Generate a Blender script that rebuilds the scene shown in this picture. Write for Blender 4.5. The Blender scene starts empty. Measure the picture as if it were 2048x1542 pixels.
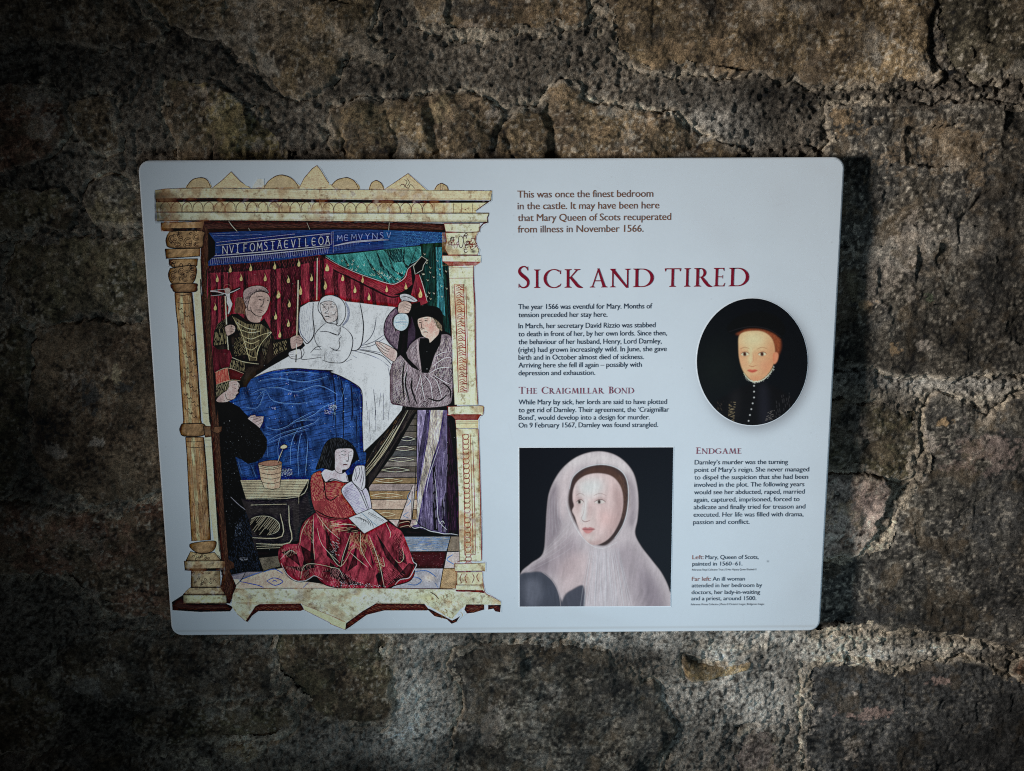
import bpy, math, random
import numpy as np
from mathutils import Matrix, Vector

# ------------------------------------------------------------------ camera, world, lamps, exposure
sc = bpy.context.scene
COL = sc.collection
SIGN = np.array([0.0, 0.0, 1.50])                 # centre of the sign's front face
W_S, H_S = 0.90, 0.6386                           # sign size in metres
CP = np.array([0.01903987, 0.17077382, 1.00799433])          # camera, in sign coordinates (right, up, out)
CR = np.array([[0.99997028, 0.00627142, -0.00448433],
               [-0.00557945, 0.99007082, 0.14045865],
               [0.00532067, -0.14042945, 0.99007639]])
S2W = np.array([[1, 0, 0], [0, 0, -1], [0, 1, 0]], float)    # sign (right, up, out) -> world

cam = bpy.data.cameras.new('camera')
co = bpy.data.objects.new('camera', cam); COL.objects.link(co)
Rw = S2W @ CR
Mx = Matrix([list(Rw[i]) + [float((S2W @ CP + SIGN)[i])] for i in range(3)] + [[0, 0, 0, 1]])
co.matrix_world = Mx
FOC = 1536.0
cam.sensor_width = 36; cam.lens = 36 * FOC / 2048
cam.clip_start = 0.05; cam.clip_end = 50
sc.camera = co

wd = bpy.data.worlds.new('World'); sc.world = wd; wd.use_nodes = True
bg = wd.node_tree.nodes['Background']
bg.inputs[0].default_value = (0.62, 0.68, 0.80, 1); bg.inputs[1].default_value = 0.012

def lamp(name, kind, loc, target, energy, color, **kw):
    l = bpy.data.lights.new(name, kind); l.energy = energy; l.color = color
    for k, v in kw.items(): setattr(l, k, v)
    o = bpy.data.objects.new(name, l); COL.objects.link(o)
    o.location = loc
    d = Vector(target) - Vector(loc)
    o.rotation_euler = d.to_track_quat('-Z', 'Y').to_euler()
    return o
# window light raking in from the left, and the weaker light of the room in front
lamp('window_light', 'SPOT', (-2.015, -1.202, 1.50), (2.85, 0.0, 1.655), 285, (0.99, 0.985, 0.97),
     spot_size=math.radians(52.1), spot_blend=1.0, shadow_soft_size=0.20)
lamp('room_light', 'SPOT', (0.684, -1.941, 0.553), (0.071, 0.0, 1.332), 47, (0.54, 0.80, 1.0),
     spot_size=math.radians(36), spot_blend=1.0, shadow_soft_size=0.30)
sc.view_settings.view_transform = 'Standard'
sc.view_settings.look = 'None'
sc.view_settings.exposure = 0.58
sc.view_settings.gamma = 1.0
sc.render.engine = 'CYCLES'
sc.cycles.max_bounces = 4
sc.cycles.use_denoising = False
sc.cycles.pixel_filter_type = 'BLACKMAN_HARRIS'; sc.cycles.filter_width = 1.1

# ------------------------------------------------------------------ helpers
def trace(p, out=0.0):
    """point read off the picture -> (right, up) on the plane `out` metres in front of the sign face"""
    p = np.asarray(p, float).reshape(-1, 2)
    d = np.stack([(p[:, 0] - 1024) / FOC, -(p[:, 1] - 771) / FOC, -np.ones(len(p))], 1) @ CR.T
    t = (out - CP[2]) / d[:, 2]
    return (CP + d * t[:, None])[:, :2]

def to_world(xy, out):
    xy = np.asarray(xy, float).reshape(-1, 2)
    out = np.broadcast_to(np.asarray(out, float), (len(xy),))
    return np.stack([xy[:, 0] + SIGN[0], -out + SIGN[1], xy[:, 1] + SIGN[2]], 1)

def mesh_obj(name, verts, faces, mat, parent=None, smooth=False):
    me = bpy.data.meshes.new(name)
    me.from_pydata([tuple(map(float, v)) for v in verts], [], [list(map(int, f)) for f in faces])
    me.materials.append(mat)
    if smooth:
        me.polygons.foreach_set('use_smooth', [True] * len(me.polygons))
    me.update()
    o = bpy.data.objects.new(name, me); COL.objects.link(o)
    if parent is not None: o.parent = parent
    return o

def grid_obj(name, co, quads, mat, parent, col=None):
    me = bpy.data.meshes.new(name)
    nv, nf = len(co), len(quads)
    me.vertices.add(nv); me.vertices.foreach_set('co', co.astype(np.float32).ravel())
    me.loops.add(nf * 4); me.loops.foreach_set('vertex_index', quads.astype(np.int32).ravel())
    me.polygons.add(nf)
    me.polygons.foreach_set('loop_start', np.arange(0, nf * 4, 4, dtype=np.int32))
    me.polygons.foreach_set('use_smooth', np.ones(nf, bool))
    me.update(calc_edges=True)
    if col is not None:
        a = me.color_attributes.new('tint', 'FLOAT_COLOR', 'POINT')
        a.data.foreach_set('color', np.concatenate([col, np.ones((nv, 1))], 1).astype(np.float32).ravel())
    me.materials.append(mat)
    o = bpy.data.objects.new(name, me); COL.objects.link(o); o.parent = parent
    return o

def lin(c):
    c = np.asarray(c, float) / 255
    return np.where(c <= 0.04045, c / 12.92, ((c + 0.055) / 1.055) ** 2.4)
def srgb(l):
    l = np.clip(l, 0, 1)
    return np.where(l <= 0.0031308, l * 12.92, 1.055 * l ** (1 / 2.4) - 0.055)

def mat_flat(name, rgb, rough=0.5, spec=0.3):
    m = bpy.data.materials.new(name); m.use_nodes = True
    nt = m.node_tree; b = nt.nodes['Principled BSDF']
    n = nt.nodes.new('ShaderNodeTexNoise'); n.inputs['Scale'].default_value = 220; n.inputs['Detail'].default_value = 3
    tc = nt.nodes.new('ShaderNodeTexCoord'); nt.links.new(tc.outputs['Object'], n.inputs['Vector'])
    r = nt.nodes.new('ShaderNodeMapRange'); r.inputs['To Min'].default_value = 0.93; r.inputs['To Max'].default_value = 1.07
    nt.links.new(n.outputs['Fac'], r.inputs['Value'])
    mx = nt.nodes.new('ShaderNodeVectorMath'); mx.operation = 'SCALE'; mx.inputs[0].default_value = rgb
    nt.links.new(r.outputs[0], mx.inputs['Scale']); nt.links.new(mx.outputs[0], b.inputs['Base Color'])
    b.inputs['Roughness'].default_value = rough; b.inputs['Specular IOR Level'].default_value = spec
    return m

rng = np.random.default_rng(7)
def vnoise(X, Y, f, seed):
    """smooth lattice noise in -1..1 at frequency f"""
    r = np.random.default_rng(seed)
    x = X * f; y = Y * f
    x0 = np.floor(x).astype(int); y0 = np.floor(y).astype(int)
    N = 257
    T = r.uniform(-1, 1, (N, N))
    fx = x - x0; fy = y - y0
    fx = fx * fx * fx * (fx * (fx * 6 - 15) + 10); fy = fy * fy * fy * (fy * (fy * 6 - 15) + 10)
    a = T[y0 % N, x0 % N]; b = T[y0 % N, (x0 + 1) % N]; c = T[(y0 + 1) % N, x0 % N]; d = T[(y0 + 1) % N, (x0 + 1) % N]
    return (a + (b - a) * fx) * (1 - fy) + (c + (d - c) * fx) * fy
def fbm(X, Y, f, octs, seed, gain=0.5):
    s = 0; a = 1; tot = 0
    for i in range(octs):
        ca, sa = math.cos(0.6 * i + seed), math.sin(0.6 * i + seed)
        s = s + a * vnoise(X * ca - Y * sa + 31.7 * i, X * sa + Y * ca + 11.3 * i, f * 2.03 ** i, seed * 13 + i)
        tot += a; a *= gain
    return s / tot

def smooth_curve(pts, closed, n=6):
    p = np.asarray(pts, float)
    if len(p) < 3: return p
    N = len(p); out = []
    rg = range(N) if closed else range(N - 1)
    for i in rg:
        if closed: a, b, c, d = p[(i - 1) % N], p[i], p[(i + 1) % N], p[(i + 2) % N]
        else: a, b, c, d = p[max(i - 1, 0)], p[i], p[i + 1], p[min(i + 2, N - 1)]
        t = np.linspace(0, 1, n, endpoint=False)[:, None]
        out.append(0.5 * (2 * b + (c - a) * t + (2 * a - 5 * b + 4 * c - d) * t ** 2 + (3 * b - a - 3 * c + d) * t ** 3))
    if not closed: out.append(p[-1:])
    return np.concatenate(out)

# ------------------------------------------------------------------ the rubble wall
def rock_material(name, bump, scale, rough=0.92):
    m = bpy.data.materials.new(name); m.use_nodes = True
    nt = m.node_tree; b = nt.nodes['Principled BSDF']
    at = nt.nodes.new('ShaderNodeAttribute'); at.attribute_name = 'tint'
    tc = nt.nodes.new('ShaderNodeTexCoord')
    n1 = nt.nodes.new('ShaderNodeTexNoise'); n1.inputs['Scale'].default_value = scale; n1.inputs['Detail'].default_value = 6; n1.inputs['Roughness'].default_value = 0.7
    nt.links.new(tc.outputs['Object'], n1.inputs['Vector'])
    mr = nt.nodes.new('ShaderNodeMapRange'); mr.inputs['From Min'].default_value = 0.36; mr.inputs['From Max'].default_value = 0.66
    mr.inputs['To Min'].default_value = 0.38; mr.inputs['To Max'].default_value = 1.85
    nt.links.new(n1.outputs['Fac'], mr.inputs['Value'])
    sc_ = nt.nodes.new('ShaderNodeVectorMath'); sc_.operation = 'SCALE'
    nt.links.new(at.outputs['Color'], sc_.inputs[0]); nt.links.new(mr.outputs[0], sc_.inputs['Scale'])
    nt.links.new(sc_.outputs[0], b.inputs['Base Color'])
    n2 = nt.nodes.new('ShaderNodeTexNoise'); n2.inputs['Scale'].default_value = scale * 1.4; n2.inputs['Detail'].default_value = 5; n2.inputs['Roughness'].default_value = 0.65
    nt.links.new(tc.outputs['Object'], n2.inputs['Vector'])
    bp = nt.nodes.new('ShaderNodeBump'); bp.inputs['Strength'].default_value = 1.0; bp.inputs['Distance'].default_value = bump
    nt.links.new(n2.outputs['Fac'], bp.inputs['Height']); nt.links.new(bp.outputs[0], b.inputs['Normal'])
    b.inputs['Roughness'].default_value = rough; b.inputs['Specular IOR Level'].default_value = 0.25
    return m
M_STONE = rock_material('weathered_sandstone', 0.0014, 520)
M_MORTAR = rock_material('lime_mortar', 0.0022, 560)

WALL_OUT = -0.036                                  # mean wall surface, metres behind the sign face
SP = 2.6
GX = np.arange(-260, 2310, SP); GY = np.arange(-230, 1770, SP)
PX, PY = np.meshgrid(GX, GY)                       # survey grid, laid on the wall plane
WXY = trace(np.stack([PX.ravel(), PY.ravel()], 1), WALL_OUT)
# a regular grid on the wall itself
wx0, wy0 = trace([[-260, 771]], WALL_OUT)[0][0], trace([[1024, 1790]], WALL_OUT)[0][1]
wx1, wy1 = trace([[2310, 771]], WALL_OUT)[0][0], trace([[1024, -230]], WALL_OUT)[0][1]
STEP = 0.00172
ax_ = np.arange(wx0, wx1, STEP); ay_ = np.arange(wy0, wy1, STEP)
U, V = np.meshgrid(ax_, ay_)
NR, NC = U.shape
WU = U + 0.011 * fbm(U, V, 13, 3, 3) + 0.0085 * fbm(U, V, 42, 4, 2) + 0.0022 * fbm(U, V, 190, 2, 4)      # ragged outlines
WV = V + 0.011 * fbm(U, V, 13, 3, 5) + 0.0085 * fbm(U, V, 42, 4, 7) + 0.0022 * fbm(U, V, 190, 2, 6)

OCH = (0.235, 0.172, 0.102); BRN = (0.160, 0.118, 0.080); GRY = (0.160, 0.138, 0.115); DRK = (0.062, 0.060, 0.058)
RED = (0.20, 0.11, 0.075); OLV = (0.135, 0.115, 0.07)
# outline (picture coordinates), colour, lift mm, bulge mm, roughness mm, second colour, seed
STONES = [
 ([(-200,-180),(190,-180),(260,0),(330,60),(280,100),(120,95),(-60,110),(-200,90)], BRN, 3, 5, 4, GRY),
 ([(250,-180),(735,-180),(738,50),(750,85),(782,108),(770,122),(700,112),(655,170),(590,190),(520,150),(440,85),(330,35)], (0.19,0.15,0.11), 4, 6, 5, OCH),
 ([(840,-180),(1170,-180),(1175,10),(1150,55),(1060,62),(1010,78),(930,88),(860,60),(835,10)], OCH, 3, 7, 5, BRN),
 ([(1200,-180),(1855,-180),(1862,40),(1858,120),(1880,158),(1760,163),(1600,158),(1450,156),(1330,140),(1280,138),(1215,100),(1195,40)], OCH, 3, 5, 4.5, BRN),
 ([(1868,-180),(2290,-180),(2290,150),(2060,172),(1930,160),(1888,150),(1870,90)], (0.085,0.074,0.052), 2, 5, 5, (0.12,0.095,0.065)),
 ([(655,220),(700,203),(800,196),(860,182),(900,174),(945,176),(978,200),(1008,236),(1040,216),(1078,216),(1092,188),(1115,172),(1150,176),(1192,208),(1300,214),(1360,246),(1440,290),(1500,330),(1200,460),(760,450),(670,330)], OCH, 6, 12, 6, BRN),
 ([(1640,214),(1660,203),(1760,196),(1900,200),(2060,196),(2290,205),(2290,720),(2060,735),(1900,752),(1800,748),(1740,728),(1560,722),(1450,600),(1500,380),(1642,320)], (0.122,0.106,0.086), 3, 5, 4.2, (0.080,0.075,0.068)),
 ([(1650,805),(1730,795),(1800,805),(1838,800),(1832,880),(1822,945),(1800,962),(1740,942),(1700,938),(1620,940),(1560,860)], GRY, 2, 6, 6, OLV),
 ([(1852,800),(1900,792),(1970,830),(2050,770),(2290,760),(2290,1290),(2010,1290),(1880,1272),(1800,1262),(1700,1258),(1600,1262),(1560,1170),(1660,1112),(1750,1098),(1800,1010),(1826,968),(1842,880)], (0.100,0.091,0.077), 2, 7, 4.5, (0.068,0.064,0.059)),
 ([(1560,960),(1700,944),(1760,952),(1792,982),(1776,1010),(1750,1045),(1756,1068),(1720,1104),(1660,1108),(1580,1100)], (0.23,0.15,0.11), 9, 6, 5, (0.36,0.29,0.25)),
 ([(1612,1322),(1680,1318),(1780,1330),(1870,1318),(1950,1326),(2030,1345),(2290,1400),(2290,1740),(1590,1740),(1604,1560),(1592,1480),(1598,1400)], (0.052,0.053,0.054), 2, 4, 3.4, (0.085,0.084,0.083)),
 ([(2028,1318),(2120,1300),(2250,1330),(2240,1380),(2130,1382),(2040,1362)], RED, 5, 3, 3, BRN),
 ([(1366,1312),(1400,1326),(1470,1326),(1500,1318),(1492,1338),(1450,1352),(1390,1362),(1372,1350)], (0.46,0.33,0.17), 5.5, 3, 3, (0.36,0.26,0.14)),
 ([(905,1308),(930,1288),(1040,1282),(1150,1296),(1200,1310),(1270,1340),(1318,1372),(1342,1420),(1340,1480),(1322,1540),(1330,1740),(870,1740),(880,1570),(905,1480),(925,1400),(900,1345)], (0.130,0.112,0.088), 3, 8, 5, (0.105,0.098,0.088)),
 ([(1475,1462),(1520,1448),(1570,1456),(1560,1500),(1570,1560),(1500,1600),(1462,1540)], (0.27,0.22,0.20), 1, 3, 3.5, GRY),
 ([(560,1230),(760,1225),(782,1300),(780,1440),(720,1452),(640,1425),(590,1380),(545,1320)], BRN, 4, 6, 4.5, OLV),
 ([(110,1298),(200,1262),(330,1272),(520,1290),(560,1350),(560,1390),(430,1402),(260,1420),(130,1372)], BRN, 4, 7, 4, GRY),
 ([(270,1430),(420,1412),(560,1405),(600,1440),(540,1478),(420,1482),(290,1484)], BRN, 3, 6, 4, OLV),
 ([(436,1494),(530,1486),(500,1526),(470,1512)], (0.30,0.24,0.17), 5, 3, 2, OCH),
 ([(-150,1360),(60,1344),(108,1380),(112,1450),(40,1500),(-160,1500)], BRN, 3, 6, 4, OLV),
 ([(60,1510),(250,1500),(420,1535),(430,1740),(40,1740)], BRN, 3, 6, 4, GRY),
 ([(470,1560),(640,1540),(700,1600),(700,1740),(460,1740)], OLV, 2, 5, 4, GRY),
 ([(-180,1012),(60,1000),(200,1014),(340,1000),(420,1050),(420,1190),(330,1240),(220,1220),(90,1146),(-180,1160)], BRN, 3, 6, 4.5, RED),
 ([(74,664),(180,640),(290,650),(420,700),(420,950),(320,985),(236,1004),(110,960),(66,880),(60,760)], (0.105,0.072,0.048), 4, 7, 2.6, BRN),
 ([(-180,640),(40,650),(52,760),(56,900),(20,980),(-180,980)], BRN, 3, 5, 4, OLV),
 ([(30,488),(150,470),(270,476),(420,500),(410,640),(280,634),(170,630),(96,650),(30,620)], (0.15,0.125,0.085), 3, 6, 5, OLV),
 ([(-180,380),(90,372),(150,400),(140,450),(20,470),(-180,600)], OLV, 3, 6, 4.5, BRN),
 ([(166,386),(212,352),(258,366),(320,390),(330,440),(270,455),(192,452)], (0.22,0.18,0.11), 5, 5, 5, GRY),
 ([(-180,180),(70,180),(112,192),(140,262),(100,316),(20,340),(-180,330)], RED, 3, 6, 4, BRN),
 ([(135,205),(215,190),(240,240),(246,300),(186,306),(150,262)], BRN, 4, 5, 4, OCH),
 ([(335,168),(402,160),(510,196),(548,244),(580,300),(560,420),(370,400),(352,300),(330,230)], (0.25,0.20,0.10), 5, 6, 6, BRN),
 ([(600,480),(900,500),(1000,700),(800,800),(560,700)], GRY, 3, 6, 4, BRN),
 ([(1050,500),(1380,480),(1400,700),(1100,760)], OCH, 3, 6, 4, BRN),
 ([(500,820),(900,840),(950,1180),(560,1190)], BRN, 3, 6, 4, OLV),
 ([(1020,820),(1480,800),(1500,1180),(1050,1220)], GRY, 3, 6, 4, BRN),
]
PALE = (0.44, 0.38, 0.33); OCR = (0.31, 0.215, 0.125); PNK = (0.30, 0.215, 0.19); DARK = (0.045, 0.045, 0.045)  # last colour: dark patches, and light falling off at right painted in
BLOT = {
 10: [(1735,1425,52,20,PNK,.8),(1692,1490,16,44,PALE,.6),(1868,1360,18,9,PNK,.8),(1616,1358,9,9,PALE,.9),(1619,1382,7,7,PALE,.9),(1624,1421,5,5,PALE,.9),(1600,1500,12,60,PALE,.6),(1706,1383,5,5,PALE,.7),(1900,1480,70,60,DARK,.6),(2000,1440,40,90,DARK,.5)],
 6: [(1690,236,26,34,OCR,.7),(1770,545,46,60,PALE,.35),(1830,470,60,40,PALE,.3),(1775,700,16,12,OCR,.8),(1728,610,16,14,OCR,.7),(1858,590,14,16,(0.12,0.14,0.09),.9),(1836,690,14,12,PALE,.7),(1700,560,20,30,OLV,.5),(1990,480,60,160,DARK,.35),(1900,300,120,50,OCR,.3)],  # tall dark blotch at right: dimmer light towards the edge painted in
 8: [(1878,845,18,9,OCR,.9),(1845,905,16,40,PALE,.55),(1700,1050,30,12,PALE,.6),(1780,1230,110,22,DARK,.7),(2000,1000,50,200,DARK,.55),(1940,1060,30,30,DARK,.5),(1960,900,80,40,PNK,.25)],  # long dark blotch at right likewise paints in the dimmer edge
 7: [(1700,850,40,40,PALE,.25)],
 3: [(1330,110,60,30,OCR,.6),(1460,120,50,30,OCR,.5),(1310,70,26,18,DARK,.6),(1400,30,30,30,DARK,.4),(1620,60,30,60,DARK,.35),(1720,90,40,40,DARK,.35),(1780,60,10,40,PALE,.4)],
 2: [(960,20,90,26,DARK,.6),(890,60,40,20,OCR,.5),(1080,30,60,20,OCR,.5),(960,76,60,14,PALE,.3)],
 1: [(700,90,60,30,PALE,.25),(640,40,50,30,OCR,.25),(560,30,60,50,PALE,.22)],
 13: [(1115,1400,30,26,PALE,.35),(985,1440,26,60,PALE,.3),(1080,1300,60,20,OCR,.25),(1230,1360,50,40,DARK,.45),(1290,1440,40,80,DARK,.4),(1170,1357,5,4,PALE,.9),(1180,1357,4,4,PALE,.9),(905,1440,16,50,PALE,.6)],
 9: [(1700,1080,60,14,PALE,.6),(1740,1000,30,30,PNK,.5),(1620,1010,40,40,OCR,.5)],
 5: [(860,215,30,24,(0.30,0.24,0.14),.4),(760,240,80,30,OLV,.5),(975,230,16,16,PALE,.6),(1250,260,50,30,OCR,.4),(1130,190,30,12,OCR,.5),(700,260,30,40,DARK,.5)],
 23: [(112,895,20,16,PALE,.7),(200,880,10,9,PALE,.6),(160,760,16,22,PALE,.35),(245,765,14,24,(0.40,0.33,0.22),.7),(120,700,50,30,BRN,.6),(250,780,16,10,DARK,.9),(185,790,18,34,DARK,.8)],
 22: [(140,1010,60,8,PALE,.4),(180,1080,60,40,(0.2,0.15,0.12),.5)],
 30: [(470,240,40,40,(0.30,0.24,0.12),.6),(400,180,26,12,PALE,.4),(540,290,30,14,PALE,.5)],
}
def poly_sd(poly, X, Y):
    """distance to the outline, positive inside (metres)"""
    D = np.full(X.shape, 1e9); ins = np.zeros(X.shape, bool)
    n = len(poly)
    for i in range(n):
        x1, y1 = poly[i]; x2, y2 = poly[(i + 1) % n]
        dx, dy = x2 - x1, y2 - y1
        t = np.clip(((X - x1) * dx + (Y - y1) * dy) / (dx * dx + dy * dy + 1e-12), 0, 1)
        D = np.minimum(D, (X - x1 - t * dx) ** 2 + (Y - y1 - t * dy) ** 2)
        if abs(dy) > 1e-9:
            c = ((y1 > Y) != (y2 > Y)) & (X < dx * (Y - y1) / dy + x1)
            ins ^= c
    D = np.sqrt(D)
    return np.where(ins, D, -D)

def sst(a, b, x):
    t = np.clip((x - a) / (b - a), 0, 1); return t * t * (3 - 2 * t)

def knobs(X, Y, cell, seed, K, tilt, off):
    """upper envelope of tilted caps, one per jittered cell: broken, knobbly rock"""
    r = np.random.default_rng(seed); N = 128
    J = r.uniform(0.1, 0.9, (N, N, 2)); T = r.normal(0, tilt, (N, N, 2)); O = r.normal(0, off, (N, N))
    gx = X / cell; gy = Y / cell; ix = np.floor(gx).astype(int); iy = np.floor(gy).astype(int)
    best = np.full(X.shape, -1e9)
    for dy in (-1, 0, 1):
        for dx in (-1, 0, 1):
            a = (iy + dy) % N; b = (ix + dx) % N
            ex = gx - (ix + dx) - J[a, b, 0]; ey = gy - (iy + dy) - J[a, b, 1]
            best = np.maximum(best, O[a, b] + ex * T[a, b, 0] + ey * T[a, b, 1] - K * (ex * ex + ey * ey))
    return best
# shared fine relief
XW = U + 0.006 * fbm(U, V, 40, 3, 11); YW = V + 0.006 * fbm(U, V, 40, 3, 12)
K_big = knobs(XW, YW * 1.25, 0.034, 1, 0.8, 0.7, 0.35); K_inv = knobs(XW + .5, YW, 0.026, 2, 0.8, 0.8, 0.3)
def ridges(X, Y, ang, f, st, seed):
    ca, sa = math.cos(math.radians(ang)), math.sin(math.radians(ang))
    u = (X * ca + Y * sa) / st; v = -X * sa + Y * ca + 0.004 * vnoise(X, Y, 60, seed + 1)
    return 1 - 2 * np.abs(fbm(u, v, f, 4, seed, 0.62))
D_a = ridges(U, V, 118, 55, 2.4, 61); D_b = ridges(U, V, 98, 70, 2.2, 63)
K_mid = knobs(XW * 1.0, YW * 1.2, 0.0125, 3, 1.0, 0.6, 0.3); K_grit = knobs(U, V, 0.0033, 4, 1.2, 0.3, 0.45)
K_big -= K_big.mean(); K_inv -= K_inv.mean(); K_mid -= K_mid.mean(); K_grit -= K_grit.mean()
R_big = fbm(U, V, 9, 3, 21); R_mid = fbm(U, V, 34, 4, 22, 0.55); R_fine = fbm(U, V, 210, 2, 23, 0.8)
R_sharp = 1 - 2 * np.abs(fbm(U * 1.0, V * 0.8, 22, 4, 24, 0.55))          # ridged: broken faces
R_pit = vnoise(U, V, 330, 26)
C_big = fbm(U, V, 7, 3, 31); C_mid = fbm(U, V, 26, 4, 32, 0.6); C_fine = fbm(U, V, 190, 2, 33, 0.9); C_patch = fbm(U, V, 48, 4, 37, 0.7)
C_fleck = vnoise(U, V, 290, 34) * 0.80 + vnoise(U + 9, V, 150, 35) * 0.20
C_pale = fbm(U, V, 15, 4, 36, 0.6)

wall = bpy.data.objects.new('stone_wall', None); COL.objects.link(wall)
wall.location = (0, 0.05, 1.5)
wall['label'] = 'rough rubble stone wall with crumbling lime mortar behind the information sign'
wall['category'] = 'wall'
INV = Matrix.Translation((0, -0.05, -1.5))
OFF = np.array([0, 0.05, 1.5])

def build_cells(name, mask_v, H, C, mat):
    cell = mask_v[:-1, :-1] & mask_v[1:, :-1] & mask_v[:-1, 1:] & mask_v[1:, 1:]
    r, c = np.nonzero(cell)
    if len(r) == 0: return None
    idx = np.arange(NR * NC).reshape(NR, NC)
    q = np.stack([idx[r, c], idx[r, c + 1], idx[r + 1, c + 1], idx[r + 1, c]], 1)
    used, inv = np.unique(q.ravel(), return_inverse=True)
    q = inv.reshape(-1, 4)
    co_ = to_world(np.stack([U.ravel()[used], V.ravel()[used]], 1), H.ravel()[used]) - OFF
    return grid_obj(name, co_, q, mat, wall, C.reshape(-1, 3)[used])

def streak(pts, w, a):
    P = trace(smooth_curve(np.array(pts, float), False, 3), WALL_OUT); D = np.full(U.shape, 1e9); SU = U + 0.4 * (WU - U); SV = V + 0.4 * (WV - V)
    for (x1, y1), (x2, y2) in zip(P[:-1], P[1:]):
        dx, dy = x2 - x1, y2 - y1; t = np.clip(((SU - x1) * dx + (SV - y1) * dy) / (dx * dx + dy * dy), 0, 1)
        D = np.minimum(D, (SU - x1 - t * dx) ** 2 + (SV - y1 - t * dy) ** 2)
    return a * np.exp(-D / (w * 0.000655) ** 2)
st_ = (streak([(1690,724),(1745,733),(1800,750),(1870,754),(1950,750),(2060,736),(2300,728)], 4.5, 1.1) + streak([(1690,768),(1760,790),(1850,782),(1960,800),(2040,770)], 13, 0.55)
       + streak([(1600,1270),(1700,1272),(1760,1276),(1830,1288),(1960,1292)], 7, 1.0) + streak([(1610,1316),(1700,1320),(1750,1334),(1860,1314),(1990,1330)], 4.5, 1.0) + streak([(1380,1288),(1600,1292),(1900,1304)], 18, 0.55)
       + streak([(655,208),(760,196),(860,180),(950,176)], 4, 0.8) + streak([(1100,176),(1150,172),(1200,205),(1300,214),(1400,260),(1470,300)], 4.5, 0.8) + streak([(1010,232),(1060,214),(1092,196)], 5, 0.6)
       + streak([(1604,1312),(1596,1400),(1600,1540)], 6, 0.7) + streak([(1652,1110),(1700,1108),(1748,1084),(1756,1060)], 4, 0.9) + streak([(1210,106),(1290,140),(1450,158)], 4, 0.5) + streak([(432,60),(500,100),(560,150)], 6, 0.6) + streak([(660,60),(735,100),(775,112)], 8, 0.5) + streak([(0,1402),(120,1290),(250,1262)], 5, .4))
st_ = np.clip(st_ * (0.75 + 0.9 * fbm(U, V, 40, 3, 46)), 0, 1)[..., None]
WARM = 0.86 * np.array([1.04, 0.985, 0.91]); TONE = np.clip(1 + 0.9 * fbm(U + 3, V, 6, 3, 44, 0.6) + 0.5 * fbm(U, V + 3, 20, 3, 45, 0.6), 0.35, 1.9)
cover = np.full(U.shape, -1.0)                     # deepest inside any stone
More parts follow.
